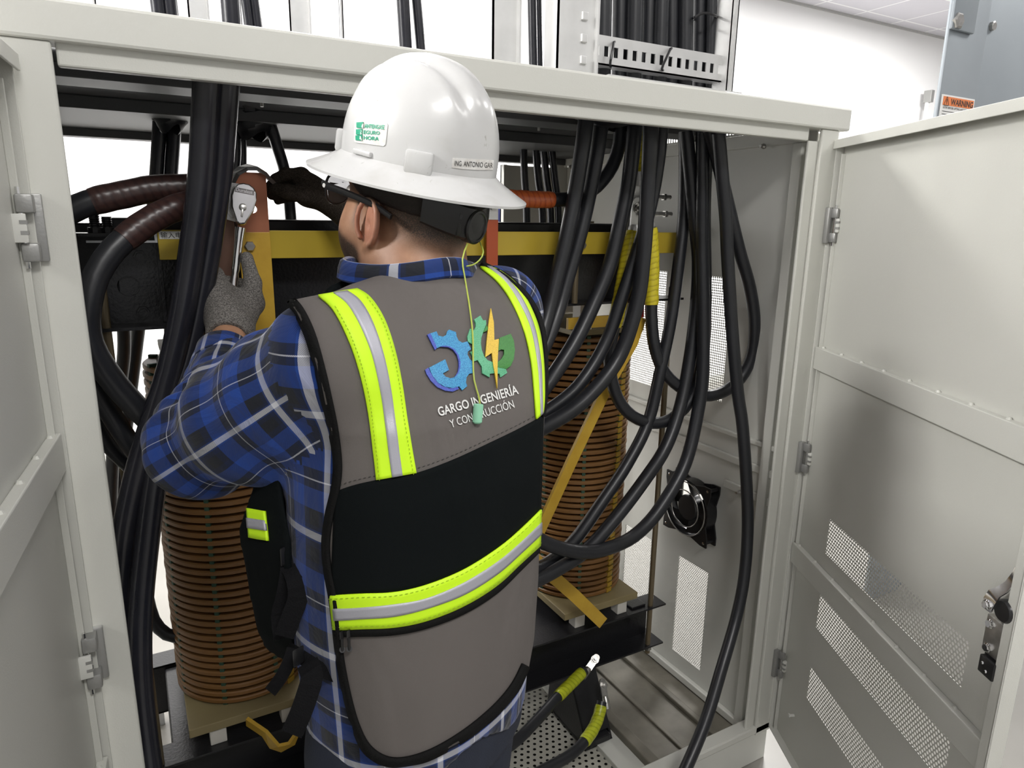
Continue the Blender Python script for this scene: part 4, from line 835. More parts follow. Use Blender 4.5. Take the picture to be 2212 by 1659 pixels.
# ---- head frame
HC = np.array([.367, .975, 1.603]); HF = _n((-.478, .851, .212)); HL = np.array([-.872, -.489, -.028]); HL = _n(HL-HF*(HL@HF)); HZ = np.cross(HF, HL)
if HZ[2] < 0: HZ = -HZ
def H(f, l, z): return HC+HF*f+HL*l+HZ*z
NB = np.array([.366, .928, 1.515])
def hl_of(P): q = P-HC; return np.stack([q@HF, q@HL, q@HZ], -1)
AX = (HF, HL, HZ)
def s_head(P):
    d = s_ell(P, H(-.010, 0, .040), AX, (.099, .078, .090))
    d = smin(d, s_ell(P, H(.036, 0, -.028), AX, (.062, .067, .078)), .03)
    for s in (-1, 1):
        d = smin(d, s_cap(P, H(-.004, s*.052, -.050), H(.062, s*.022, -.098), .020, .017), .03)
        d = smin(d, s_ell(P, H(.038, s*.040, -.034), AX, (.042, .036, .044)), .02)
    d = smin(d, s_ell(P, H(.074, 0, -.100), AX, (.020, .024, .019)), .02)
    d = smin(d, s_cap(P, H(.092, 0, .022), H(.113, 0, -.014), .007, .0105), .012)
    d = smin(d, s_ell(P, H(.104, 0, -.018), AX, (.010, .017, .008)), .006)
    d = smin(d, s_ell(P, H(.080, 0, .040), AX, (.016, .052, .010)), .012)
    for s in (-1, 1): d = smax(d, -s_ell(P, H(.094, s*.032, .018), AX, (.012, .017, .011)), .010)
    d = smin(d, s_ell(P, H(.094, 0, -.054), AX, (.009, .023, .005)), .005); d = smin(d, s_ell(P, H(.092, 0, -.064), AX, (.009, .020, .006)), .005)
    # neck, with a soft roll at the nape
    d = smin(d, s_cap(P, H(-.022, 0, -.030), NB+np.array([0, 0, -.02]), .060, .069), .035)
    d = smin(d, s_cap(P, H(-.010, 0, -.065), NB+FW*.02, .058, .064), .03)
    d = smin(d, s_ell(P, H(-.068, 0, -.050), AX, (.022, .042, .018)), .025)
    # ears
    for s in (-1, 1):
        e = None
        for k in range(15):
            t = math.radians(-70+k*20); t2 = math.radians(-70+(k+1)*20)
            def ep(t): return H(-.002-.0220*math.cos(t), s*(.084+.010*max(0, math.cos(t))), -.006+.031*math.sin(t))
            if t > math.radians(215): break
            c = s_cap(P, ep(t), ep(t2), .0036, .0036); e = c if e is None else np.minimum(e, c)
        e = smin(e, s_cap(P, H(-.006, s*.079, -.036), H(.000, s*.078, -.040), .0075, .0065), .006)
        e = smin(e, s_ell(P, H(-.008, s*.083, -.005), (_n(HF+s*HL*-.45), _n(HL*s+HF*.45*1), HZ), (.020, .0060, .030)), .004)
        e = smin(e, s_cap(P, H(.000, s*.080, .006), H(-.008, s*.082, -.025), .0032, .0040), .004)
        e = smax(e, -s_ell(P, H(-.001, s*.091, -.010), AX, (.008, .009, .011)), .004)
        d = smin(d, e, .007)
    return d
lo = HC-np.array([.17, .17, .20]); hi = HC+np.array([.17, .17, .15])
Vh, Fh = mesh_sdf(s_head, lo, hi, 0.0028)
def s_bodyrest(P):
    d = s_torso(P, -.016, 1.50, .86)
    d = smin(d, s_cap(P, SHL, ELL, .055, .042), .03); d = smin(d, s_cap(P, ELL, WRL, .040, .029), .02)
    d = smin(d, s_cap(P, SHR, ELR, .055, .042), .03); d = smin(d, s_cap(P, ELR, WRR, .040, .029), .02)
    d = smin(d, s_cap(P, NB, NB+np.array([0, 0, -.08]), .06, .08), .03)
    for s in (-1, 1):
        hp_ = np.array([.318, .838, .88])+U*s*.085; kn = hp_+np.array([0, 0, -.42])+FW*.03+U*s*.02; an = np.array([kn[0], kn[1], .09])-FW*.03
        d = smin(d, s_cap(P, hp_, kn, .060, .050), .02); d = smin(d, s_cap(P, kn, an, .048, .035), .01)
    return d
Vb, Fb = mesh_sdf(s_bodyrest, (-.10, .60, .05), (.72, 1.50, 1.58), 0.010)
hh = hl_of(Vh); f_, l_, z_ = hh[:, 0], hh[:, 1], hh[:, 2]
sm = lambda x: np.clip(x, 0, 1)**2*(3-2*np.clip(x, 0, 1))
hairline = -.005+.030*sm((f_+.02)/.06)-.020*sm((-.02-f_)/.06)
hair = sm((z_-hairline+.016)/.040)*sm((.062-f_)/.012+1.0)
hair = np.maximum(hair, sm((z_+.03)/.03)*sm(1-np.abs(f_-.030)/.012)*(np.abs(l_) > .055)*0.75)      # sideburn
beard = sm((-.026-z_-.30*(.055-f_))/.024)*sm((f_-.004)/.028)*(z_ > -.16)*sm((.135+z_)/.02)
beard = np.maximum(beard, sm(1-np.abs(z_+.046)/.010)*sm((f_-.08)/.01)*(np.abs(l_) < .035))
nearear = sm(1-(np.hypot(f_+.004, z_+.006)-.024)/.010)*sm((np.abs(l_)-.076)/.004)*(np.abs(l_) > .072)
hair = hair*(1-nearear)  # ears stay bare
hairv = np.concatenate([np.maximum(hair, np.minimum(1, beard*1.5))*(1-nearear), np.zeros(len(Vb))])
redv = np.concatenate([nearear, np.zeros(len(Vb))])
def skin_mat():
    m, nt, lk, b = _mat('skin'); b.inputs['Roughness'].default_value = 0.47; b.inputs['Subsurface Weight'].default_value = 0.12
    b.inputs['Subsurface Radius'].default_value = (0.012, 0.005, 0.003); b.inputs['Subsurface Scale'].default_value = 0.5
    a = nt.new('ShaderNodeAttribute'); a.attribute_name = 'hair'; a2 = nt.new('ShaderNodeAttribute'); a2.attribute_name = 'flush'
    tc = nt.new('ShaderNodeTexCoord'); n = nt.new('ShaderNodeTexNoise'); n.inputs['Scale'].default_value = 700; n.inputs['Detail'].default_value = 2; lk.new(tc.outputs['Object'], n.inputs[0])
    def ma(op, x, y=None, cl=False):
        q = nt.new('ShaderNodeMath'); q.operation = op; q.use_clamp = cl
        for i, v in enumerate((x, y)):
            if v is None: continue
            if isinstance(v, (int, float)): q.inputs[i].default_value = v
            else: lk.new(v, q.inputs[i])
        return q.outputs[0]
    n2 = nt.new('ShaderNodeTexNoise'); n2.inputs['Scale'].default_value = 45; n2.inputs['Detail'].default_value = 4; lk.new(tc.outputs['Object'], n2.inputs[0])
    r0 = nt.new('ShaderNodeValToRGB'); r0.color_ramp.elements[0].color = (0.35, 0.18, 0.105, 1); r0.color_ramp.elements[1].color = (0.42, 0.23, 0.138, 1); r0.color_ramp.elements[0].position = .35; r0.color_ramp.elements[1].position = .65; lk.new(n2.outputs['Fac'], r0.inputs[0])
    mf = nt.new('ShaderNodeMixRGB'); lk.new(ma('MULTIPLY', a2.outputs['Fac'], 0.45), mf.inputs[0]); lk.new(r0.outputs[0], mf.inputs[1]); mf.inputs[2].default_value = (0.50, 0.20, 0.145, 1)
    fac = ma('MULTIPLY', a.outputs['Fac'], ma('ADD', ma('MULTIPLY', n.outputs['Fac'], 1.1), 0.42), True)
    fac = ma('MULTIPLY', fac, 0.97, True)
    mx = nt.new('ShaderNodeMixRGB'); lk.new(fac, mx.inputs[0]); lk.new(mf.outputs[0], mx.inputs[1]); mx.inputs[2].default_value = (0.022, 0.015, 0.011, 1)
    lk.new(mx.outputs[0], b.inputs['Base Color'])
    bp = nt.new('ShaderNodeBump'); bp.inputs['Strength'].default_value = 0.15; bp.inputs['Distance'].default_value = 0.001; lk.new(n.outputs['Fac'], bp.inputs['Height']); lk.new(bp.outputs[0], b.inputs['Normal'])
    return m
MT['skin'] = skin_mat()
body = obj_np('body', np.concatenate([Vh, Vb]), np.concatenate([Fh, Fb+len(Vh)]), 'skin', person, attr={'hair': hairv, 'flush': redv})
MT['hair'] = mat('dark_hair', (0.016, 0.011, 0.009), 0.6, bump=(900, 0.6))
Vc, Fc_ = mesh_sdf(lambda P: smax(s_ell(P, H(-.010, 0, .040), AX, (.1025, .0815, .0935)), .022+.25*np.maximum(0, hl_of(P)[..., 0]-.02)-hl_of(P)[..., 2]-.10*np.maximum(0, -hl_of(P)[..., 0]), .004), lo, hi, 0.0045)
obj_np('hair', Vc, Fc_, 'hair', person)
for s in (-1, 1):
    e = MB(); c = H(.0815, s*.031, .018); e.lathe([(0.0, -.0105)]+[(0.0115*math.sin(t), -.0115*math.cos(t)) for t in np.linspace(.3, 2.84, 10)]+[(0.0, .0115)], c, HF, 18, 0, False)
    e.lathe([(0.0052, 0.0104), (0.0045, 0.0112), (0.0, 0.0116)], c, HF, 14, 1, False)
    e.build('eye', [mat('eye_white', (.75, .72, .68), .25), mat('iris', (.05, .025, .012), .2)], person, smooth=True)

# ---- plaid shirt
def plaid(name, per=0.150):
    m, nt, lk, b = _mat(name); b.inputs['Roughness'].default_value = 0.85; b.inputs['Specular IOR Level'].default_value = 0.25
    b.inputs['Sheen Weight'].default_value = 0.15
    uv = nt.new('ShaderNodeUVMap'); sp = nt.new('ShaderNodeSeparateXYZ'); lk.new(uv.outputs[0], sp.inputs[0])
    BL = (.012, .052, .27, 1); NV = (.007, .013, .045, 1); BK = (.010, .012, .018, 1); WH = (.60, .61, .66, 1); LB = (.012, .04, .18, 1)
    stops = [(0, BK), (.12, NV), (.17, LB), (.185, WH), (.25, LB), (.265, NV), (.30, BK), (.43, BL), (.56, BL), (.60, NV), (.662, WH), (.673, NV), (.755, BL), (.93, NV)]
    outs = []
    for ax_ in (0, 1):
        q = nt.new('ShaderNodeMath'); q.operation = 'DIVIDE'; q.inputs[1].default_value = per; lk.new(sp.outputs[ax_], q.inputs[0])
        f = nt.new('ShaderNodeMath'); f.operation = 'FRACT'; lk.new(q.outputs[0], f.inputs[0])
        r = nt.new('ShaderNodeValToRGB'); r.color_ramp.interpolation = 'CONSTANT'; e = r.color_ramp.elements
        e[0].position = 0; e[0].color = stops[0][1]; e[1].position = stops[-1][0]; e[1].color = stops[-1][1]
        for p_, c_ in stops[1:-1]: q2 = e.new(p_); q2.color = c_
        lk.new(f.outputs[0], r.inputs[0]); outs.append(r.outputs[0])
    # twill: fine diagonal picks warp or weft
    ad = nt.new('ShaderNodeMath'); ad.operation = 'ADD'; lk.new(sp.outputs[0], ad.inputs[0]); lk.new(sp.outputs[1], ad.inputs[1])
    mu = nt.new('ShaderNodeMath'); mu.operation = 'MULTIPLY'; mu.inputs[1].default_value = 3600; lk.new(ad.outputs[0], mu.inputs[0])
    si = nt.new('ShaderNodeMath'); si.operation = 'SINE'; lk.new(mu.outputs[0], si.inputs[0])
    mr = nt.new('ShaderNodeMapRange'); mr.inputs['From Min'].default_value = -1; mr.inputs['From Max'].default_value = 1; mr.inputs['To Min'].default_value = 0.28; mr.inputs['To Max'].default_value = 0.72; lk.new(si.outputs[0], mr.inputs[0])
    mx = nt.new('ShaderNodeMixRGB'); lk.new(mr.outputs[0], mx.inputs[0]); lk.new(outs[0], mx.inputs[1]); lk.new(outs[1], mx.inputs[2]); lk.new(mx.outputs[0], b.inputs['Base Color'])
    tc = nt.new('ShaderNodeTexCoord'); n = nt.new('ShaderNodeTexNoise'); n.inputs['Scale'].default_value = 14; n.inputs['Detail'].default_value = 4; n.inputs['Distortion'].default_value = 1.2; lk.new(tc.outputs['Object'], n.inputs[0])
    bp = nt.new('ShaderNodeBump'); bp.inputs['Strength'].default_value = 0.55; bp.inputs['Distance'].default_value = 0.012; lk.new(n.outputs['Fac'], bp.inputs['Height']); lk.new(bp.outputs[0], b.inputs['Normal'])
    return m
MT['plaid'] = plaid('blue_plaid_flannel')
CUL = WRL+_n(ELL-WRL)*.064; CUR = WRR+_n(ELR-WRR)*.075
MIDL = (SHL+ELL)/2+np.array([-.004, 0, -.006])
def arms(P, o=0.0):
    dl = smin(s_cap(P, SHL, MIDL, .078+o, .086+o), s_cap(P, MIDL, ELL, .086+o, .064+o), .02)
    dl = smin(dl, s_cap(P, ELL, CUL, .064+o, .043+o), .035)
    dr = smin(s_cap(P, SHR, ELR, .071+o, .064+o), s_cap(P, ELR, CUR, .064+o, .044+o), .03)
    return dl, dr
def s_shirt(P):
    d = s_torso(P, .004, 1.515, .885); dl, dr = arms(P)
    # folds round the elbow and armpit
    ax = _n(CUL-ELL); t = (P-ELL)@ax
    fold = .0035*np.sin(t*150+2.0*vnoise(P, 18))*np.exp(-((t-.05)/.09)**2)
    ax2 = _n(ELL-SHL); t2 = (P-SHL)@ax2
    fold2 = .004*np.sin(t2*62+2.5*vnoise(P, 14))
    dl = dl+fold+fold2
    d = smin(d, dl, .035); d = smin(d, dr, .035)
    d = d+.0035*vnoise(P, 26)
    # cut the cuff open
    d = np.maximum(d, (P-CUL)@_n(CUL-ELL)); d = np.maximum(d, (P-CUR)@_n(CUR-ELR))
    hem = .905+.018*np.sin(4*np.arctan2((P[..., 1]-.838), (P[..., 0]-.318))+1.0)
    d = np.maximum(d, np.where(P[..., 2] < 1.0, hem-P[..., 2], -1.0))
    return d
Vs, Fs = mesh_sdf(s_shirt, (-.10, .60, .86), (.74, 1.52, 1.56), 0.006)
def seg_uv(Pv, a, b, r, l0, ref):
    ax = _n(b-a); e1 = _n(ref-ax*(ref@ax)); e2 = np.cross(ax, e1); q = Pv-a
    return np.stack([l0+q@ax, np.arctan2(q@e2, q@e1)*r], -1), 2*PI*r
def shirt_uv(V, Fq):
    refL = np.array([1.0, -.1, .3]); L1 = np.linalg.norm(ELL-SHL); L2 = np.linalg.norm(ELR-SHR)
    defs = [seg_uv(V, SHL, ELL, .1194, 0, refL), seg_uv(V, ELL, CUL, .1194*.75, L1, refL), seg_uv(V, SHR, ELR, .1194, 0, refL), seg_uv(V, ELR, CUR, .07, L2, refL)]
    cx, cy, a, b = tor(V[:, 2]); q = np.stack([V[:, 0]-cx, V[:, 1]-cy], -1); th = np.arctan2(q@FW[:2], q@U[:2])
    R0 = .150*8/(2*PI); defs.append((np.stack([V[:, 2]*1.0, (th+PI/2)*R0], -1), 2*PI*R0))
    axl = _n(ELL-SHL); axr = _n(ELR-SHR)
    dd = np.stack([s_cap(V, SHL+_n(ELL-SHL)*.03, ELL, .08, .07), s_cap(V, ELL, CUL, .066, .043)+.004, s_cap(V, SHR+_n(ELR-SHR)*.03, ELR, .07, .07), s_cap(V, ELR, CUR, .066, .044), s_torso(V, .004)-.012], -1)
    dd[:, 4] += .0
    dd[:, 4] = s_torso(V, .004)+.024
    tl = (V-SHL)@axl; near = (np.linalg.norm(V-SHL, axis=1) < .17); cl = dd.argmin(1); cl = np.where(near & (tl <= .012) & (cl == 0), 4, cl)
    fc = cl[Fq[:, 0]]
    out = np.zeros((len(Fq), 4, 2))
    for k, (uvk, per) in enumerate(defs):
        mk = fc == k; x = uvk[Fq[mk]]; x[..., 1] -= np.round((x[..., 1]-x[:, :1, 1])/per)*per; out[mk] = x
    return out
shirt = obj_np('shirt', Vs, Fs, 'plaid', person, uv=shirt_uv(Vs, Fs), label='blue, black and white plaid flannel shirt')
# collar: a folded band round the neck
def collar():
    n = 44; b = MB(); rows = []; prof = [(0.0, -.014), (.003, .002), (.006, .014), (.011, .018), (.016, .015), (.020, .005), (.022, -.006), (.018, -.009), (.012, -.002), (.006, -.006)]
    c0 = NB+np.array([-.004, .006, .020]); axn = _n(HZ*.25+ZU*1.0+FW*.10)
    e1 = _n(U-axn*(U@axn)); e2 = np.cross(axn, e1)
    vs = []; uvs = []
    for k in range(n+1):
        a = PI*1.5-PI*.93+2*PI*.93*k/n
        rr = .073+.004*math.sin(a*2+.4)+.0025*math.sin(7*a)+.026*max(0, -math.cos(a))**2; dv = e1*math.cos(a)+e2*math.sin(a)*.97
        lift = .005*math.sin(3*a+.6)+.004*max(0, -math.cos(a))**2
        for j, (o, h) in enumerate(prof): vs.append(c0+dv*(rr+o)+axn*(h+lift*(1 if h > -.01 else .4)-.010)); uvs.append((a*.09, j*.012))
    m_ = len(prof); fs = []; fu = []
    for k in range(n):
        for j in range(m_):
            q = [k*m_+j, k*m_+(j+1) % m_, (k+1)*m_+(j+1) % m_, (k+1)*m_+j]; fs.append(q)
            u4 = [uvs[i] for i in q]
            if j == m_-1: u4[1] = (u4[1][0], m_*.012); u4[2] = (u4[2][0], m_*.012)
            fu.append(u4)
    b.add(vs, fs, 0, fu); b.build('shirt_collar', 'plaid', shirt, smooth=True)
collar()
# cuff ring
def cuff(C0, El, r, nm):
    ax = _n(C0-El); b = MB(); b.lathe([(r-.006, .004), (r, .004), (r+.003, -.002), (r+.002, -.040), (r-.006, -.042)], C0, ax, 36, 0, False)
    o = b.build(nm, 'plaid', shirt, smooth=True); me = o.data; ul = me.uv_layers.new(name='UVMap')
    base = parent_base(shirt)
    e1 = _n(np.cross(ax, (0, 0, 1))); e2 = np.cross(ax, e1)
    for lp in me.loops:
        q = np.array(me.vertices[lp.vertex_index].co)+base-C0; ul.data[lp.index].uv = (.30+q@ax, math.atan2(q@e2, q@e1)*.056)
cuff(CUL, ELL, .043, 'cuff'); cuff(CUR, ELR, .043, 'cuff')
MB().lathe([(0.005, 0), (0.005, .003), (0, .004)], CUL+_n(ELL-CUL)*.02+_n(np.array([-.25, -.9, .3]))*.046, (-.25, -.9, .3), 14, 0, False).build('button', 'black_plastic', shirt, smooth=True)

# ---- jeans and boots
def s_jeans(P):
    d = s_torso(P, -.004, .97, .84)
    for s in (-1, 1):
        hp_ = np.array([.318, .838, .87])+U*s*.088; kn = hp_+np.array([0, 0, -.41])+FW*.03+U*s*.02; an = np.array([kn[0], kn[1], .10])-FW*.03
        d = smin(d, s_cap(P, hp_, kn, .092, .074), .03); d = smin(d, s_cap(P, kn, an, .072, .068), .02)
    return smax(d, P[..., 2]-.96, .005)+.003*vnoise(P, 30)
Vj, Fj = mesh_sdf(s_jeans, (.02, .55, .03), (.62, 1.12, 1.0), 0.009)
obj_np('jeans', Vj, Fj, mat('dark_denim', (.010, .014, .027), .8, bump=(600, .4), var=(20, .3, (.018, .024, .044))), person)
MT['boot'] = mat('brown_leather', (.05, .03, .018), .5)
for s in (-1, 1):
    hp_ = np.array([.318, .838, .87])+U*s*.088; kn = hp_+np.array([0, 0, -.41])+FW*.03+U*s*.02; an = np.array([kn[0], kn[1], .10])-FW*.03
    def s_boot(P, an=an):
        d = s_cap(P, an+np.array([0, 0, .05]), an+np.array([0, 0, -.05]), .050, .046); d = smin(d, s_ell(P, an+FW*.09+np.array([0, 0, -.055]), (FW, U, ZU), (.12, .050, .045)), .04)
        return np.maximum(d, .004-P[..., 2])
    Vk, Fk = mesh_sdf(s_boot, an-np.array([.3, .3, .12]), an+np.array([.3, .3, .14]), .008)
    obj_np('boot', Vk, Fk, 'boot', person)
# ---- vest
ribs = mat
def fabric(name, col, rough=.8, scale=1400, st=.3, folds=.55):
    m, nt, lk, b = _mat(name); b.inputs['Base Color'].default_value = (*col, 1); b.inputs['Roughness'].default_value = rough; b.inputs['Specular IOR Level'].default_value = .3
    tc = nt.new('ShaderNodeTexCoord'); n = nt.new('ShaderNodeTexNoise'); n.inputs['Scale'].default_value = 7; n.inputs['Detail'].default_value = 3; n.inputs['Distortion'].default_value = .8
    mp = nt.new('ShaderNodeMapping'); mp.inputs['Scale'].default_value = (1, 1, .45); mp.inputs['Rotation'].default_value = (.3, .5, 0); lk.new(tc.outputs['Object'], mp.inputs[0]); lk.new(mp.outputs[0], n.inputs[0])
    n2 = nt.new('ShaderNodeTexNoise'); n2.inputs['Scale'].default_value = scale; lk.new(tc.outputs['Object'], n2.inputs[0])
    b1 = nt.new('ShaderNodeBump'); b1.inputs['Strength'].default_value = folds; b1.inputs['Distance'].default_value = .02; lk.new(n.outputs['Fac'], b1.inputs['Height'])
    b2 = nt.new('ShaderNodeBump'); b2.inputs['Strength'].default_value = st; b2.inputs['Distance'].default_value = .0006; lk.new(n2.outputs['Fac'], b2.inputs['Height']); lk.new(b1.outputs[0], b2.inputs['Normal'])
    lk.new(b2.outputs[0], b.inputs['Normal']); return m
MT['vest_grey'] = fabric('grey_vest_cloth', (.125, .112, .105))
MT['vest_black'] = fabric('black_vest_cloth', (.003, .0045, .005), .85, folds=.25)
MT['vest_black'].node_tree.nodes['Principled BSDF'].inputs['Specular IOR Level'].default_value = .12
MT['binding'] = mat('black_binding', (.006, .006, .006), .8, bump=(700, .5), spec=.15)
MT['webbing'] = mat('black_webbing', (.005, .005, .006), .8, bump=(500, .5), spec=.15)
hv, hnt, hlk, hb = _mat('fluorescent_lime_tape'); hb.inputs['Base Color'].default_value = (.60, .95, .01, 1); hb.inputs['Roughness'].default_value = .6
hb.inputs['Emission Color'].default_value = (.5, 1, 0, 1); hb.inputs['Emission Strength'].default_value = 0.0
MT['lime'] = hv
MT['reflect'] = mat('grey_retroreflective_tape', (.42, .42, .47), .35, .25, bump=(1500, .2))
VO = .016
EDL = [(622, 650), (640, 672), (664, 722), (684, 790), (700, 860), (716, 930), (726, 1000), (722, 1050), (708, 1110), (700, 1170), (704, 1230), (716, 1290), (724, 1360), (732, 1430), (746, 1500), (764, 1570), (790, 1630)]
def s_vestfull(P, arm=True): 
    d = s_torso(P, VO, 1.500, .60)
    dl, dr = arms(P, .006); sh = smin(s_cap(P, SHL-(SHL-SHR)*.0, SHL+(SHR-SHL)*.2, .088, .08), s_cap(P, SHR, SHR+(SHL-SHR)*.2, .070, .07), .01)
    d = smin(d, sh, .04)
    d = smin(d, s_cap(P, SHL+np.array([0, 0, .0]), NB+np.array([0, 0, -.06]), .085, .088), .03); d = smin(d, s_cap(P, SHR, NB+np.array([0, 0, -.06]), .070, .085), .03)
    sh2 = smin(smin(s_torso(P, .004, 1.515), dl, .035), dr, .035)-.006; d = np.where(P[..., 2] > 1.36, smin(d, sh2, .01), d) if arm else d
    return d+.0045*vnoise(P*np.array([1, 1, .45]), 26)+.0014*vnoise(P*np.array([1, 1, .5])+.3, 75)
Vf, Ff = mesh_sdf(s_vestfull, (-.02, .58, .66), (.74, 1.16, 1.60), .010)
BVF = BVHTree.FromPolygons([Vector(v) for v in Vf], [tuple(f) for f in Ff])
def hit(bv, px, py):
    r = _n(ray(px, py)); h = bv.ray_cast(Vector(CAM), Vector(r))
    if h[0] is None:      # just off the edge: nearest point of the surface to the ray at that depth
        best = None
        for t in np.linspace(.6, 1.4, 60):
            q = bv.find_nearest(Vector(CAM+r*t)); 
            if best is None or q[3] < best[1]: best = (q[0], q[3])
        return np.array(best[0])
    return np.array(h[0])
E3 = np.array([hit(BVF, *p) for p in EDL])
ex = np.array([((p[0]-tor(p[2])[0])*U[0]+(p[1]-tor(p[2])[1])*U[1]) for p in E3]); ez = E3[:, 2]
od = np.argsort(ez); ez = ez[od]; ex = ex[od]
HEM = [(790, 1632), (850, 1652), (920, 1642), (1000, 1600), (1070, 1545), (1120, 1490), (1140, 1455)]
VOUT = EDL+[(790, 1630), (815, 1648), (850, 1653), (920, 1642), (1000, 1600), (1070, 1545), (1116, 1492), (1142, 1445), (1154, 1380), (1163, 1250), (1167, 1100), (1174, 950), (1178, 850), (1179, 760), (1169, 692), (1143, 643), (1095, 596), (1036, 568), (1006, 566), (950, 574), (880, 584), (810, 597), (755, 615), (718, 632), (690, 636)]
def s_outline(P, poly):
    q = (P-CAM)@RM; x = 1106+F*q[..., 0]/q[..., 2]; y = 829.5+F*q[..., 1]/q[..., 2]; best = np.full(x.shape, 1e9); ins = np.zeros(x.shape, bool)
    for i in range(len(poly)):
        (x0, y0_), (x1, y1) = poly[i], poly[(i+1) % len(poly)]; dx, dy = x1-x0, y1-y0_
        t = np.clip(((x-x0)*dx+(y-y0_)*dy)/(dx*dx+dy*dy+1e-9), 0, 1); best = np.minimum(best, (x-x0-t*dx)**2+(y-y0_-t*dy)**2)
        c = (y0_ > y) != (y1 > y); xi = x0+(y-y0_)*dx/(dy if dy else 1e-9); ins ^= c & (x < xi)
    d = np.sqrt(best); return np.where(ins, -d, d)*q[..., 2]/F
def s_vest(P):
    d = s_vestfull(P); cx, cy, a, b = tor(P[..., 2]); q = np.stack([P[..., 0]-cx, P[..., 1]-cy], -1); lu = q@U[:2]; lf = q@FW[:2]
    # left edge of the back panel; the front panel hangs separately
    e = np.interp(P[..., 2], ez, ex); back = e-lu
    right = lu-np.interp(P[..., 2], [.8, 1.25, 1.35, 1.44, 1.50], [.215, .210, .185, .160, .13])
    hemz = np.interp(lu, [-.17, -.10, .0, .08, .15, .22], [.925, .885, .865, .885, .935, 1.0])
    hem = hemz-P[..., 2]
    neck = .088-np.linalg.norm((P-(NB+np.array([.002, .006, .0])))[..., :2], axis=-1) + np.where(P[..., 2] < 1.44, -.2, 0)
    neck = np.minimum(neck, P[..., 2]-1.455+0.5*0)
    dB = np.maximum.reduce([d, right, lf-np.interp(P[..., 2], [1.38, 1.46], [.0, .05]), s_outline(P, VOUT)])
    return dB
def s_front(P):
    d = s_torso(P, .0, 1.50, .60)-np.interp(P[..., 2], [1.20, 1.33], [.052, .014])+.006*vnoise(P, 30); dsh = s_vestfull(P, False); d = np.where(P[..., 2] > 1.37, smin(d, dsh, .02), d)
    cx, cy, a, b = tor(P[..., 2]); q = np.stack([P[..., 0]-cx, P[..., 1]-cy], -1); lu = q@U[:2]; lf = q@FW[:2]
    side = np.abs(lu)-np.interp(P[..., 2], [.98, 1.04, 1.12, 1.2, 1.30, 1.44, 1.50], [.14, .165, .178, .188, .17, .145, .13])
    inner = -(s_torso(P, .006, 1.60, .5))
    neck = .085-np.linalg.norm((P-NB)[..., :2], axis=-1) + np.where(P[..., 2] < 1.42, -.2, 0)
    return np.maximum.reduce([d, side, inner, 1.00+.02*np.cos(lu*14)-P[..., 2], .035-lf+np.where(P[..., 2] > 1.38, -.06, 0)*0, neck])
Vv, Fv = mesh_sdf(s_vest, (-.02, .58, .80), (.74, 1.16, 1.60), .0065)
vest = obj_np('safety_vest', Vv, Fv, 'vest_grey', person, label='grey and black sleeveless safety vest with lime and silver tape')
Vp, Fp = mesh_sdf(s_front, (-.04, .62, .84), (.70, 1.20, 1.56), .0075)
fp = obj_np('front_panel', Vp, Fp, 'vest_black', vest, label='black front panel of the vest hanging loose at the left')
BV = BVHTree.FromPolygons([Vector(v) for v in Vv], [tuple(f) for f in Fv])
BP = BVHTree.FromPolygons([Vector(v) for v in Vp], [tuple(f) for f in Fp])
BS = BVHTree.FromPolygons([Vector(v) for v in Vs], [tuple(f) for f in Fs])
def resample(P, n):
    P = np.array(P, float); P2, _ = spline(list(P), [0]*len(P), .01) if len(P) > 2 else (list(P), 0); P2 = np.array(P2)
    L = np.concatenate([[0], np.cumsum(np.linalg.norm(np.diff(P2, axis=0), axis=1))]); t = np.linspace(0, L[-1], n)
    return np.stack([np.interp(t, L, P2[:, k]) for k in range(P2.shape[1])], -1)
def ribbon(name, A, B, m, parent, off=.0022, n=60, rows=4, bv=None, th=.0012, bump=0.0, px=True, smoothn=True):
    """strip of cloth between two edge lines traced on the garment, lying on the surface with its own thickness"""
    bv = bv or BV
    if px:
        A2 = resample(A, n); B2 = resample(B, n); rowsP = []
        for j in range(rows+1):
            t = j/rows; rowsP.append([hit(bv, *(A2[i]*(1-t)+B2[i]*t)) for i in range(n)])
    else:
        A2 = resample(A, n); B2 = resample(B, n); rowsP = [[A2[i]*(1-j/rows)+B2[i]*j/rows for i in range(n)] for j in range(rows+1)]
    G = np.array(rowsP); N = np.zeros_like(G)
    for j in range(rows+1):
        for i in range(n):
            q = bv.find_nearest(Vector(G[j, i])); G[j, i] = np.array(q[0]); N[j, i] = np.array(q[1])
    for _ in range(3):
        N[:, 1:-1] = (N[:, :-2]+N[:, 1:-1]*2+N[:, 2:])/4
    N /= np.linalg.norm(N, axis=-1)[..., None]
    if smoothn:
        for _ in range(2):
            G[:, 1:-1] = (G[:, :-2]+G[:, 1:-1]*2+G[:, 2:])/4
    top = (G+N*(off+th)).reshape(-1, 3); bot = (G+N*(off-.002)).reshape(-1, 3); M = len(top); fs = []; R1 = rows+1
    def I(j, i): return j*n+i
    for j in range(rows):
        for i in range(n-1):
            fs.append((I(j, i), I(j, i+1), I(j+1, i+1), I(j+1, i))); fs.append(tuple(M+k for k in (I(j+1, i), I(j+1, i+1), I(j, i+1), I(j, i))))
    for i in range(n-1):
        for j in (0, rows): fs.append((I(j, i), I(j, i+1), M+I(j, i+1), M+I(j, i)))
    for j in range(rows):
        for i in (0, n-1): fs.append((I(j, i), I(j+1, i), M+I(j+1, i), M+I(j, i)))
    return obj_np(name, np.concatenate([top, bot]), np.array(fs), m, parent)
def wrapR(px_pts, zs, th0=-25, th1=15):
    """continue an edge line round the right side, out of sight: returns world points"""
    return px_pts
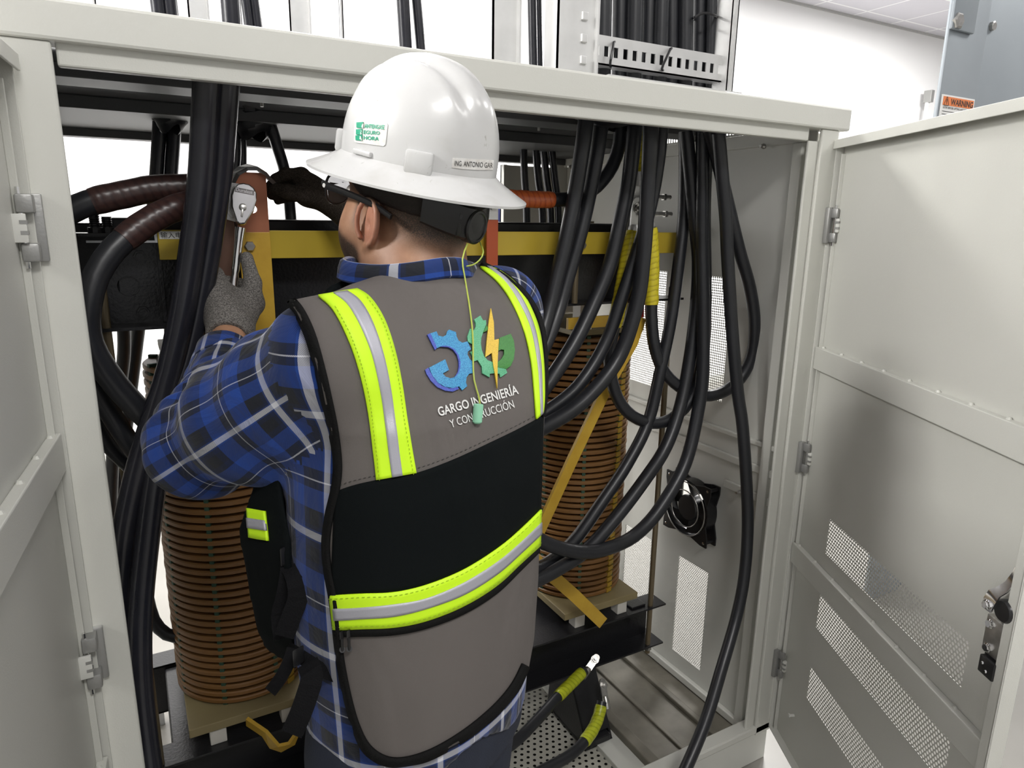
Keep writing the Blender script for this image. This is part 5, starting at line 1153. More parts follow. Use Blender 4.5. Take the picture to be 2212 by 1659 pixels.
# black middle panel
top_b = [(724, 1062), (760, 1049), (812, 1037), (897, 1022), (980, 992), (1060, 955), (1120, 926), (1172, 898)]
bot_b = [(716, 1290), (780, 1284), (850, 1280), (920, 1264), (1000, 1230), (1070, 1186), (1120, 1142), (1166, 1098)]
ribbon('black_panel', top_b, bot_b, 'vest_black', vest, off=.0010, n=70, rows=20)
# waist tape: lime, silver, lime
s1 = [(717, 1284), (780, 1280), (850, 1277), (920, 1261), (1000, 1228), (1070, 1184), (1120, 1143), (1164, 1100)]
s2 = [(725, 1311), (780, 1308), (850, 1301), (920, 1288), (1000, 1254), (1070, 1210), (1120, 1168), (1163, 1127)]
s3 = [(728, 1336), (780, 1332), (850, 1327), (920, 1310), (1000, 1280), (1070, 1236), (1120, 1192), (1163, 1152)]
s4 = [(726, 1358), (780, 1355), (850, 1352), (920, 1338), (1000, 1306), (1070, 1262), (1120, 1216), (1162, 1178)]
ribbon('waist_tape', s1, s4, 'lime', vest, off=.0032, rows=6)
ribbon('reflective_strip', s2, s3, 'reflect', vest, off=.0046, rows=4)
z1 = [(726, 1360), (780, 1357), (850, 1354), (920, 1340), (1000, 1308), (1070, 1264), (1120, 1218), (1162, 1180)]
z2 = [(728, 1373), (780, 1372), (850, 1369), (920, 1355), (1000, 1324), (1070, 1280), (1120, 1232), (1161, 1192)]
ribbon('zipper', z1, z2, 'binding', vest, off=.0026, rows=2)
# shoulder tapes
a1 = [(688, 643), (716, 668), (742, 715), (766, 775), (786, 850), (800, 930), (808, 990), (813, 1036)]
a2 = [(720, 640), (748, 662), (776, 710), (800, 770), (818, 845), (832, 925), (840, 985), (846, 1030)]
a3 = [(748, 636), (774, 655), (800, 700), (822, 762), (840, 838), (854, 920), (862, 982), (868, 1026)]
a4 = [(770, 629), (796, 645), (826, 690), (848, 752), (866, 830), (880, 915), (890, 975), (898, 1021)]
ribbon('shoulder_tape', a1, a4, 'lime', vest, off=.0030, rows=6); ribbon('reflective_strip', a2, a3, 'reflect', vest, off=.0044, rows=4)
b1 = [(1036, 580), (1072, 610), (1104, 655), (1128, 710), (1144, 780), (1151, 850), (1155, 905)]
b2 = [(1050, 581), (1088, 612), (1119, 660), (1142, 715), (1155, 785), (1160, 850), (1162, 897)]
b3 = [(1060, 582), (1099, 614), (1130, 662), (1151, 718), (1162, 785), (1165, 848), (1166, 893)]
b4 = [(1072, 584), (1112, 616), (1143, 666), (1162, 720), (1170, 785), (1172, 845), (1172, 888)]
ribbon('shoulder_tape', b1, b4, 'lime', vest, off=.0030, rows=6); ribbon('reflective_strip', b2, b3, 'reflect', vest, off=.0044, rows=4)
# bindings along the edges (follow the cut edge of the vest)
def px_off(pts, dx): return [(p[0]+dx, p[1]) for p in pts]
EB = [(622, 652), (640, 674), (664, 724), (684, 792), (700, 862), (716, 932), (726, 1002), (722, 1052), (708, 1112), (700, 1172), (704, 1232), (716, 1292), (724, 1362), (732, 1432), (746, 1502), (764, 1572), (796, 1630), (850, 1652), (920, 1640), (1000, 1598), (1070, 1543), (1116, 1490), (1140, 1440)]
EI = [(642, 650), (660, 672), (682, 720), (702, 790), (718, 860), (732, 930), (740, 1002), (736, 1052), (722, 1112), (714, 1172), (718, 1232), (730, 1292), (737, 1362), (746, 1432), (760, 1502), (778, 1565), (804, 1612), (850, 1635), (916, 1622), (990, 1582), (1058, 1528), (1102, 1478), (1126, 1432)]
ribbon('edge_binding', EB, EI, 'binding', vest, off=.0026, n=170, rows=2)
ER = [(1040, 570), (1093, 595), (1141, 643), (1167, 692), (1177, 760), (1177, 850), (1172, 900)]; ERi = [(1036, 577), (1086, 601), (1133, 648), (1159, 696), (1171, 760), (1172, 850), (1168, 900)]
ribbon('edge_binding', ER, ERi, 'binding', vest, off=.0034, n=60, rows=2)
# front panel tape
ribbon('front_tape', [(536, 1097), (575, 1104)], [(541, 1160), (582, 1168)], 'lime', fp, n=12, rows=6, bv=BP); ribbon('reflective_strip', [(538, 1118), (577, 1124)], [(540, 1140), (580, 1146)], 'reflect', fp, n=12, rows=3, bv=BP, off=.0036)
# stitching lines
def stitch(pts, col, off=.0046, bv=BV, n=90):
    P2 = resample(pts, n); b = MB(); W = []
    for p in P2:
        q = bv.find_nearest(Vector(hit(bv, *p))); W.append(np.array(q[0])+np.array(q[1])*off)
    for i in range(0, n-1, 2): b.tube([W[i], W[i+1]], .00035, 5, smooth_path=False, caps=False)
    b.build('stitching', col, vest)
MT['dkstitch'] = mat('dark_stitch', (.03, .03, .028), .8); MT['ylstitch'] = mat('lime_stitch', (.30, .45, .01), .8)
stitch([(p[0], p[1]+6) for p in s1], 'ylstitch', .0052); stitch([(p[0], p[1]-7) for p in s4], 'ylstitch', .0052)
stitch([(p[0]+7, p[1]) for p in a1[1:]], 'ylstitch', .0052); stitch([(p[0]-7, p[1]+3) for p in a4[1:]], 'ylstitch', .0052)
stitch([(p[0], p[1]-10) for p in top_b], 'dkstitch', .0014)
# zipper sliders
for (px, py) in ((738, 1372), (753, 1370)):
    c = hit(BV, px, py); r = -_n(ray(px, py)); b = MB(); b.obox(c+r*.008, U, r, ZU, (.003, .002, .005), 0, .001); 
    b.tube([c+r*.008+ZU*-.004, c+r*.009+ZU*-.012, c+r*.008+ZU*-.022], .0016, 8); b.lathe([(.0035, 0), (.0035, .0015)], c+r*.007-ZU*.019, r, 12)
    b.build('zipper_slider', 'black_plastic', vest, smooth=True)
# side straps and dangling webbing
def webbing(name, pts, w, m='webbing', parent=vest, t=.0018, wd=None):
    P, _ = spline([np.array(p, float) for p in pts], [0]*len(pts), .01); vs = []; fs = []
    for i, p in enumerate(P):
        T = _n(P[min(i+1, len(P)-1)]-P[max(0, i-1)]); view = _n(p-CAM) if wd is None else np.array(wd, float)
        wv = np.cross(T, view); wv = _n(wv); nv = np.cross(T, wv); vs += [p-wv*w/2-nv*t/2, p+wv*w/2-nv*t/2, p+wv*w/2+nv*t/2, p-wv*w/2+nv*t/2]
    for i in range(len(P)-1):
        for q in range(4): fs.append((i*4+q, i*4+(q+1) % 4, i*4+4+(q+1) % 4, i*4+4+q))
    fs += [(0, 1, 2, 3), tuple(len(vs)-4+q for q in range(4))]
    return MB().add(vs, fs).build(name, m, parent, smooth=False)
FWw = tuple(FW*.9+U*.3)
webbing('side_strap', [D(722, 1246, .845), D(690, 1242, .835), D(655, 1232, .845), D(625, 1222, .865), D(600, 1210, .89)], .016)
webbing('side_strap', [D(735, 1462, .85), D(700, 1450, .84), D(668, 1430, .845), D(640, 1412, .86), D(620, 1400, .88)], .016)
webbing('strap_end', [D(628, 1222, .852), D(640, 1250, .84), D(644, 1290, .838), D(630, 1330, .838), D(614, 1375, .84)], .024)
webbing('strap_end', [D(612, 1190, .862), D(620, 1225, .85), D(612, 1280, .85), D(600, 1330, .855), D(606, 1380, .855)], .016)
webbing('strap_end', [D(664, 1432, .838), D(674, 1460, .825), D(664, 1500, .822), D(648, 1545, .822), D(630, 1585, .825)], .026)
webbing('strap_end', [D(634, 1400, .86), D(624, 1430, .855), D(606, 1465, .855), D(584, 1494, .86)], .016)
for (px, py, d) in ((618, 1200, .848), (645, 1418, .838)):
    c = D(px, py, d); r = -_n(ray(px, py)); b = MB(); b.obox(c, _n(U), r, ZU, (.008, .003, .012), 0, .002); b.build('buckle', 'black_plastic', vest, smooth=True)
# neckline dark
# ---- embroidery
def patch(name, poly, m, parent=vest, bv=None, off=.0022, th=.0012, label=None, sub=3.5):
    """embroidered patch: outline traced on the cloth, filled and raised off it"""
    from mathutils.geometry import tessellate_polygon
    bv = bv or BV; poly = [tuple(p) for p in poly]; n = len(poly); tri = tessellate_polygon([[Vector((p[0], p[1], 0)) for p in poly]])
    bm = bmesh.new(); vs = [bm.verts.new((p[0], p[1], 0)) for p in poly]; bm.verts.ensure_lookup_table()
    for t in tri:
        try: bm.faces.new([vs[i] for i in t])
        except ValueError: pass
    for _ in range(3):
        long = [e for e in bm.edges if e.calc_length() > sub*3]
        if not long: break
        bmesh.ops.subdivide_edges(bm, edges=long, cuts=1, use_grid_fill=True)
        bmesh.ops.triangulate(bm, faces=bm.faces)
    bm.verts.index_update(); P2 = [(v.co.x, v.co.y) for v in bm.verts]; Ft = [[v.index for v in f.verts] for f in bm.faces]
    bd = [(e.verts[0].index, e.verts[1].index) for e in bm.edges if len(e.link_faces) == 1]; bm.free()
    top = []; bot = []
    for p in P2:
        h = hit(bv, *p); q = bv.find_nearest(Vector(h)); nn_ = np.array(q[1]); v = -_n(ray(*p)); nn_ = nn_ if nn_@v > 0 else -nn_; nn_ = _n(nn_+v)
        top.append(h+nn_*(off+th)); bot.append(h+nn_*(off-.002))
    M = len(top); fs = [tuple(f) for f in Ft]+[tuple(M+i for i in f[::-1]) for f in Ft]+[(a, b, M+b, M+a) for a, b in bd]
    b = MB().add(top+bot, fs); return b.build(name, m, parent, label=label)
def thread(name, c1, c2, scale=900):
    m, nt, lk, b = _mat(name); b.inputs['Roughness'].default_value = .45
    tc = nt.new('ShaderNodeTexCoord'); n = nt.new('ShaderNodeTexNoise'); n.inputs['Scale'].default_value = scale; n.inputs['Detail'].default_value = 2; lk.new(tc.outputs['Object'], n.inputs[0])
    r = nt.new('ShaderNodeValToRGB'); r.color_ramp.elements[0].position = .38; r.color_ramp.elements[1].position = .62; r.color_ramp.elements[0].color = (*c1, 1); r.color_ramp.elements[1].color = (*c2, 1)
    lk.new(n.outputs['Fac'], r.inputs[0]); lk.new(r.outputs[0], b.inputs['Base Color'])
    bp = nt.new('ShaderNodeBump'); bp.inputs['Strength'].default_value = .6; bp.inputs['Distance'].default_value = .0006; lk.new(n.outputs['Fac'], bp.inputs['Height']); lk.new(bp.outputs[0], b.inputs['Normal']); return m
S5 = 350/1760.0
def q5(pts): return [(850+x*S5, 620+y*S5) for x, y in pts]
MT['t_blue'] = thread('blue_thread', (.02, .17, .42), (.06, .36, .60)); MT['t_navy'] = thread('violet_blue_thread', (.035, .055, .36), (.07, .11, .50))
MT['t_mint'] = thread('mint_thread', (.07, .34, .17), (.13, .46, .26)); MT['t_green'] = thread('green_thread', (.02, .16, .02), (.04, .24, .03)); MT['t_gold'] = thread('gold_thread', (.62, .40, .03), (.80, .55, .05)); MT['t_white'] = mat('white_thread', (.72, .72, .70), .6)
# big letter J / G shaped gear (blue)
patch('logo', q5([(360, 525), (395, 510), (470, 665), (445, 690)]), 't_navy')
patch('logo', q5([(338, 905), (375, 880), (400, 935), (450, 1010), (520, 1075), (600, 1105), (690, 1085), (705, 1110), (640, 1138), (560, 1130), (470, 1090), (400, 1020), (355, 950)]), 't_navy', off=.0018)
patch('logo', q5([(395, 512), (462, 490), (480, 535), (530, 548), (565, 530), (580, 485), (598, 472), (672, 498), (678, 545), (700, 590), (740, 612), (795, 598), (835, 682), (800, 708), (795, 740), (820, 790), (865, 830), (862, 938), (815, 945), (785, 985), (778, 1040), (792, 1080), (738, 1125), (705, 1082), (640, 1100), (560, 1090), (480, 1045), (420, 970), (382, 882), (556, 792), (596, 908), (528, 945), (560, 980), (610, 996), (650, 985), (690, 940), (710, 880), (712, 820), (695, 750), (655, 690), (600, 655), (545, 645), (500, 655), (468, 670)]), 't_blue')
patch('logo', q5([(500, 655), (545, 645), (600, 652), (660, 690), (700, 750), (720, 830), (715, 890), (695, 945), (650, 990), (690, 930), (700, 870), (698, 810), (680, 745), (640, 690), (590, 662)]), 't_navy', off=.0030)
patch('logo', q5([(868, 362), (935, 318), (965, 372), (995, 368), (1000, 410), (965, 500), (945, 560), (940, 620), (950, 690), (975, 755), (1010, 800), (1060, 820), (1110, 822), (1125, 870), (1205, 882), (1225, 935), (1150, 985), (1140, 945), (1085, 940), (1035, 945), (1035, 985), (955, 940), (950, 870), (905, 800), (865, 815), (850, 760), (825, 715), (855, 690), (850, 630), (800, 600), (795, 545), (825, 460), (865, 480), (885, 440), (885, 400)]), 't_mint')
patch('logo', q5([(965, 500), (1000, 425), (1022, 462), (1000, 488)]), 't_green', off=.0030)
patch('logo', q5([(1140, 560), (1262, 515), (1295, 590), (1308, 690), (1295, 790), (1262, 860), (1215, 895), (1120, 875), (1120, 822), (1160, 790), (1190, 740), (1190, 690), (1160, 685), (1128, 700)]), 't_green', off=.0026)
patch('logo', q5([(1047, 242), (1078, 400), (1082, 585), (1132, 572), (1122, 720), (1116, 860), (1112, 1108), (1092, 980), (1070, 860), (1055, 725), (985, 772), (1000, 600), (1022, 400)]), 't_gold', off=.0036)
def cloth_text(name, s, p0, p1, hpx, m, bv, parent, off=.0026, bold=0, wpx=None, shear=0, curve=None):
    """lettering laid on a curved surface: baseline from photo point p0 to p1, cap height hpx"""
    cu = bpy.data.curves.new('t', 'FONT'); cu.body = s; cu.size = 1; cu.resolution_u = 3; cu.offset = bold
    t = bpy.data.objects.new('t', cu); COL.objects.link(t); dg = bpy.context.evaluated_depsgraph_get(); dg.update(); me = bpy.data.meshes.new_from_object(t.evaluated_get(dg)); bpy.data.objects.remove(t)
    X_ = [v.co.x for v in me.vertices]; x0, x1 = min(X_), max(X_); p0 = np.array(p0, float); p1 = np.array(p1, float); bx_ = (p1-p0); L = np.linalg.norm(bx_); bx_ /= L; up_ = np.array([bx_[1], -bx_[0]])
    if up_[1] > 0: up_ = -up_
    b = parent_base(parent)
    for v in me.vertices:
        t_ = (v.co.x-x0)/(x1-x0); q = p0+bx_*(L*t_+v.co.y*hpx/.69*shear)+up_*(v.co.y*hpx/.69+(curve(t_) if curve else 0)); h = hit(bv, *q); v.co = Vector(h-_n(ray(*q))*off-b)
    me.materials.append(MT[m]); o = bpy.data.objects.new(name, me); COL.objects.link(o); o.parent = parent; return o
cloth_text('lettering', 'GARGO INGENIER\u00cdA', (949, 899), (1121, 850), 19, 't_white', BV, vest, bold=.018)
cloth_text('lettering', 'Y CONSTRUCCI\u00d3N', (975, 924), (1112, 880), 17, 't_white', BV, vest, bold=.004)

# ---- hard hat
MT['hat'] = mat('white_hard_hat_plastic', (.80, .80, .785), .28, var=(13, .06, (.70, .69, .66)), coat=.2)
def hatmat():
    m, nt, lk, b = _mat('scuffed_white_shell'); b.inputs['Roughness'].default_value = .27; b.inputs['Coat Weight'].default_value = .15
    tc = nt.new('ShaderNodeTexCoord')
    def nz(s, d, p0, p1, dist=0):
        n = nt.new('ShaderNodeTexNoise'); n.inputs['Scale'].default_value = s; n.inputs['Detail'].default_value = d; n.inputs['Distortion'].default_value = dist; lk.new(tc.outputs['Object'], n.inputs[0])
        r = nt.new('ShaderNodeValToRGB'); r.color_ramp.elements[0].position = p0; r.color_ramp.elements[1].position = p1; lk.new(n.outputs['Fac'], r.inputs[0]); return r
    a = nz(14, 6, .50, .75); c = nz(48, 8, .68, .78, 2.0)
    m1 = nt.new('ShaderNodeMixRGB'); lk.new(a.outputs[0], m1.inputs[0]); m1.inputs[1].default_value = (.54, .54, .535, 1); m1.inputs[2].default_value = (.45, .44, .42, 1)
    m2 = nt.new('ShaderNodeMixRGB'); lk.new(c.outputs[0], m2.inputs[0]); lk.new(m1.outputs[0], m2.inputs[1]); m2.inputs[2].default_value = (.32, .31, .28, 1)
    lk.new(m2.outputs[0], b.inputs['Base Color']); return m
MT['hat'] = hatmat()
def hatpt(phi, t):
    """phi 0=front; t in 0..1 dome (top to base), 1..2 brim"""
    c, s = math.cos(phi), math.sin(phi)
    if t <= 1:
        ang = t*PI/2; rf, rl = .116, .099
        k = math.sin(ang)**.92; z = .078+.134*math.cos(ang)**.80
        f = c*rf*k-.006; l = s*rl*k
        fd = min(1, max(0, (.82-t)/.25)); ridge = math.exp(-(l/.023)**4)*.0065*fd*fd*(3-2*fd)
        groove = (-.0035*math.exp(-((abs(l)-.033)/.006)**2)+.0022*math.exp(-((abs(l)-.046)/.007)**2))*fd*fd
        n = np.array([c*k/rf, s*k/rl, math.cos(ang)/.134]); n /= np.linalg.norm(n)
        return np.array([f, l, z])+n*(ridge+groove)
    q = t-1; rf, rl = .116, .099; ef, el = .167, .138
    qq = q**.9
    return np.array([c*(rf+(ef-rf)*qq)-.006, s*(rl+(el-rl)*qq), .078-.026*q**.75])
def hatw(p): return H(p[0], p[1], p[2])
nph = 96; ts = [i/22 for i in range(1, 23)]+[1+i/9 for i in range(1, 10)]
vs = [hatw(hatpt(0, 0.0001))]; 
for t in ts:
    for k in range(nph): vs.append(hatw(hatpt(2*PI*k/nph, t)))
no = len(vs)
# inner skin
def inner(p, t, phi):
    if t <= 1: q = p*np.array([.975, .97, 1]); q[2] = p[2]-.003-.002*(1-t); return q
    q = p.copy(); q[2] -= .0032; return q
ivs = [hatw(hatpt(0, .0001)-np.array([0, 0, .004]))]
for t in ts:
    for k in range(nph): ivs.append(hatw(inner(hatpt(2*PI*k/nph, t), t, 0)))
fs = []
for base in (0, no):
    for k in range(nph): fs.append((base, base+1+k, base+1+(k+1) % nph))
    for i in range(len(ts)-1):
        for k in range(nph): a_ = base+1+i*nph; fs.append((a_+k, a_+(k+1) % nph, a_+nph+(k+1) % nph, a_+nph+k))
last = 1+(len(ts)-1)*nph
for k in range(nph): fs.append((last+k, last+(k+1) % nph, no+last+(k+1) % nph, no+last+k))
hat = MB().add(vs+ivs, fs).build('hard_hat', 'hat', person, smooth=True, label='scuffed white full brim hard hat')
hat.data.polygons.foreach_set('use_smooth', [True]*len(hat.data.polygons))
BH = BVHTree.FromPolygons([Vector(v) for v in vs], [f for f in fs if max(f) < no])
# accessory lugs cast on the shell
def lugbox(px, py, w, h, d, rad=.0025, name='shell_lug', tilt=0):
    c = hit(BH, px, py); n = np.array(BH.find_nearest(Vector(c))[1]); n = n if n@ray(px, py) < 0 else -n
    upv = _n(HZ-n*(HZ@n)); sd = np.cross(upv, n); 
    if tilt: upv, sd = upv*math.cos(tilt)+sd*math.sin(tilt), sd*math.cos(tilt)-upv*math.sin(tilt)
    MB().obox(c+n*(d/2-.004), sd, n, upv, (w/2, d/2+.002, h/2), 0, rad).build(name, 'hat', hat, smooth=True)
lugbox(905, 352, .036, .030, .009, .004); lugbox(722, 300, .016, .030, .010, .004); lugbox(784, 330, .034, .007, .006, .002)
# stickers
MT['st_white'] = mat('sticker_white', (.74, .74, .72), .3, var=(60, .08, (.62, .60, .57))); MT['st_green'] = mat('sticker_green', (.01, .30, .17), .4)
patch('sticker', [(770, 256), (836, 266), (838, 270), (833, 312), (829, 316), (768, 308), (765, 304), (767, 260)], 'st_white', hat, BH, .0006, .0005, label='small white sticker with green lettering')
for (x, y, w_, h_) in ((772, 264, 14, 13), (771, 279, 13, 13), (770, 292, 14, 12)):
    patch('sticker_block', [(x, y+1), (x+w_, y), (x+w_-1, y+h_), (x, y+h_-1)], 'st_green', hat, BH, .0022, .0006, sub=1.5)
cloth_text('sticker_text', 'M', (775, 275), (784, 276), 8.5, 'st_white', BH, hat, .0042, .03); cloth_text('sticker_text', 'S', (774, 290), (781, 290.5), 8.5, 'st_white', BH, hat, .0042, .03); cloth_text('sticker_text', 'A', (772.5, 302), (782, 303), 8.5, 'st_white', BH, hat, .0042, .03)
cloth_text('sticker_text', 'ANTENGASE', (787, 276), (830, 279), 8.5, 'st_green', BH, hat, .0022, .035); cloth_text('sticker_text', 'EGURO', (785, 289), (820, 291), 7.5, 'st_green', BH, hat, .0022, .035); cloth_text('sticker_text', 'HORA', (785, 301), (818, 303.5), 7.5, 'st_green', BH, hat, .0022, .035)
nl = [(978, 341), (1000, 342), (1030, 344), (1066, 346), (1064, 367), (1030, 367), (1000, 365), (976, 362)]
patch('name_label', nl, 'st_white', hat, BH, .0006, .0005, label='white name strip on the back of the hat')
cloth_text('name_text', 'ING. ANTONIO GAR', (982, 358), (1064, 363), 11, 'ink', BH, hat, .0020, .002)
# scuffs
# suspension: nape strap and ratchet dial
sb = MB(); n = 40; prof = [(0.0, -.019), (.007, -.016), (.009, 0.0), (.007, .016), (0.0, .019)]
vs2 = []
for k in range(n+1):
    a = math.radians(128+(232-128)*k/n); c_, s_ = math.cos(a), math.sin(a); zz = .034-.018*(-c_)**2+.006*abs(s_)
    for (o, h) in prof: vs2.append(H(c_*(.104+o)-.010, s_*(.083+o), zz+h*(1.0+.25*(-c_))))
m_ = len(prof); fs2 = [(k*m_+j, k*m_+j+1, (k+1)*m_+j+1, (k+1)*m_+j) for k in range(n) for j in range(m_-1)]
sb.add(vs2, fs2); sb.build('nape_strap', 'black_plastic', hat, smooth=True)
sc = MB(); vs3 = []
for k in range(61):
    a = 2*PI*k/60; 
    for h in (.050, .078): vs3.append(H(math.cos(a)*.106-.006, math.sin(a)*.088, h))
sc.add(vs3, [(2*k, 2*k+2, 2*k+3, 2*k+1) for k in range(60)]).build('headband', 'black_plastic', hat, smooth=True)
kc = H(-.117, 0, .013)
MB().lathe([(.020, -.012), (.024, -.010), (.024, .004), (.022, .006), (.019, .006), (.018, .0045), (.002, .0045), (0, .0045)], kc, -HF, 40, 0, False).build('ratchet_dial', 'black_plastic', hat, smooth=True)
MB().obox(H(-.108, 0, .016), HL, HF, HZ, (.036, .008, .017), 0, .005).build('dial_housing', 'black_plastic', hat, smooth=True)

# ---- glasses
gl = thing('x', 'x', 'x'); bpy.data.objects.remove(gl)
gm = MB()
for s in (-1, 1):
    gm.tube([H(.106, s*.066, .024), H(.100, s*.073, .026), H(.090, s*.077, .024), H(.05, s*.083, .024), H(.0, s*.088, .021), H(-.018, s*.088, .018), H(-.042, s*.086, .010)], [.0022, .0034, .0040, .0038, .0034, .0032, .0030], 8, ell=1.4)
    ring = [H(.108-.10*(abs(l)-.035)**2*3 if False else .108-.25*max(0, abs(l)-.045), s*l, z) for l, z in ((.010, .030), (.022, .037), (.045, .039), (.062, .034), (.066, .022), (.060, .004), (.045, -.004), (.024, -.002), (.012, .010))]
    gm.tube(ring+[ring[0], ring[1]], .0019, 8, step=.006)
gm.tube([H(.110, -.010, .024), H(.113, 0, .027), H(.110, .010, .024)], .002, 8)
glasses = gm.build('glasses', 'black_plastic', person, smooth=True, label='black rimmed glasses')
MB().lathe([(.003, 0), (.003, .0006)], H(.091, .0805, .0245), HL, 14).build('temple_emblem', 'st_white', glasses)
MT['lens'] = mat('tinted_lens', (.35, .35, .36), .05); _b = MT['lens'].node_tree.nodes['Principled BSDF']; _b.inputs['Transmission Weight'].default_value = .8; _b.inputs['IOR'].default_value = 1.05
for s in (-1, 1):
    pts = [H(.107-.25*max(0, l-.045), s*l, z) for l, z in ((.010, .030), (.022, .037), (.045, .039), (.062, .034), (.066, .022), (.060, .004), (.045, -.004), (.024, -.002), (.012, .010))]
    MB().add(pts+[p-HF*.0015 for p in pts], [tuple(range(9)), tuple(range(17, 8, -1))]+[(k, (k+1) % 9, (k+1) % 9+9, k+9) for k in range(9)]).build('lens', 'lens', glasses)
# ---- ear plug on its cord, hanging down the back
MT['cord'] = mat('lime_cord', (.42, .50, .08), .5); MT['plug'] = mat('mint_foam', (.28, .62, .42), .6)
cp = [(998, 522, .004), (999, 560, .004), (1006, 610, .005), (1014, 660, .005), (1021, 720, .006), (1022, 780, .006), (1024, 820, .006), (1034, 856, .006), (1037, 876, .006)]
W = [hit(BV, p[0], p[1])-_n(ray(p[0], p[1]))*p[2] for p in cp[2:]]
W = [H(-.118, .012, -.010)-_n(ray(998, 520))*.010, D(999, 560, proj(W[0])[2]*1.0)]+W
eplug = MB().tube(W, .0011, 8, step=.01).build('ear_plug_cord', 'cord', person, smooth=True, label='lime ear plug cord hanging down the back')
c = hit(BV, 1032, 895)-_n(ray(1032, 895))*.008
MB().lathe([(0, -.0115), (.0040, -.0110), (.0058, -.009), (.0060, .0085), (.0058, .012), (.0, .0125)], c, _n(ZU+U*.12), 20, 0, False).build('ear_plug', 'plug', eplug, smooth=True)
W2 = [H(-.122, -.012, -.008), D(1044, 545, .93), D(1036, 562, .93), D(1022, 572, .93), D(1008, 575, .925)]
MB().tube(W2, .0010, 8, step=.006).build('cord_loop', 'cord', eplug, smooth=True)

# ---- gloves
def glove_mat(name, c1, c2, c3):
    m, nt, lk, b = _mat(name); b.inputs['Roughness'].default_value = .9; b.inputs['Specular IOR Level'].default_value = .2
    tc = nt.new('ShaderNodeTexCoord'); mp = nt.new('ShaderNodeMapping'); mp.inputs['Scale'].default_value = (1, 1, 1.6); lk.new(tc.outputs['Object'], mp.inputs[0])
    n = nt.new('ShaderNodeTexNoise'); n.inputs['Scale'].default_value = 420; n.inputs['Detail'].default_value = 3; n.inputs['Distortion'].default_value = .6; lk.new(mp.outputs[0], n.inputs[0])
    r = nt.new('ShaderNodeValToRGB'); r.color_ramp.elements[0].position = .42; r.color_ramp.elements[1].position = .60; r.color_ramp.elements[0].color = (*c1, 1); r.color_ramp.elements[1].color = (*c2, 1); lk.new(n.outputs['Fac'], r.inputs[0]); lk.new(r.outputs[0], b.inputs['Base Color'])
    bp = nt.new('ShaderNodeBump'); bp.inputs['Strength'].default_value = .8; bp.inputs['Distance'].default_value = .001; lk.new(n.outputs['Fac'], bp.inputs['Height']); lk.new(bp.outputs[0], b.inputs['Normal']); return m
MT['glove_l'] = glove_mat('grey_marled_knit', (.085, .08, .074), (.25, .235, .22), None)
MT['glove_r'] = glove_mat('dark_brown_knit', (.022, .017, .013), (.060, .047, .037), None)  # darker, browner knit than the left glove
# ratchet: handle axis
RB = Y(497, 690, 1.372); RT = Y(519, 492, 1.402); RH = Y(527, 425, 1.408)
ha = _n(RT-RB); Lf = _n(-U*.95-FW*.05-ha*((-U*.95-FW*.05)@ha)); Aw = _n(FW-ha*(FW@ha)-Lf*(FW@Lf))
top = Y(506, 600, 1.385)
def s_glL(P):
    d = None; W0 = WRL; K = []
    for i in range(4):
        h = top-ha*(.006+.0215*i); r = .0128-(.0012 if i == 3 else 0); e = 1.0-(.12 if i == 3 else 0)
        k0 = h+Lf*.040*e+Aw*.004; k1 = h+Lf*.030*e+Aw*.036*e; k2 = h-Lf*.010+Aw*.036*e; k3 = h-Lf*.023+Aw*.010
        c = smin(s_cap(P, k0, k1, r+.0015, r), smin(s_cap(P, k1, k2, r, r-.001), s_cap(P, k2, k3, r-.001, r-.003), .004), .005)
        K.append(k0); d = c if d is None else smin(d, c, .006)
        p = s_cap(P, W0+ha*(.012-.008*i)+Lf*.006, k0, .024, .0175); d = smin(d, p, .020)
    th0 = W0-Lf*.014+ha*.004; th1 = Y(545, 655, 1.335); th2 = Y(546, 612, 1.350); th3 = Y(533, 558, 1.375)
    d = smin(d, s_cap(P, th0, th1, .023, .0205), .020); d = smin(d, s_cap(P, th1, th2, .0205, .0155), .010); d = smin(d, s_cap(P, th2, th3, .0150, .0120), .008)
    d = smin(d, s_cap(P, W0, top-ha*.04+Lf*.015-Aw*.012, .026, .024), .020)
    # knitted wrist
    ax = _n(ELL-WRL); cf = s_cap(P, WRL, WRL+ax*.030, .031, .034); d = smin(d, cf, .018)
    d = np.maximum(d, (P-(WRL+ax*.026))@ax)
    return d+.0009*vnoise(P, 90)
lo = np.minimum(WRL, top)-.11; hi = np.maximum(WRL, top)+.11
Vg, Fg = mesh_sdf(s_glL, lo, hi, .0028)
obj_np('glove', Vg, Fg, 'glove_l', person, label='grey marled knit glove gripping the ratchet handle')
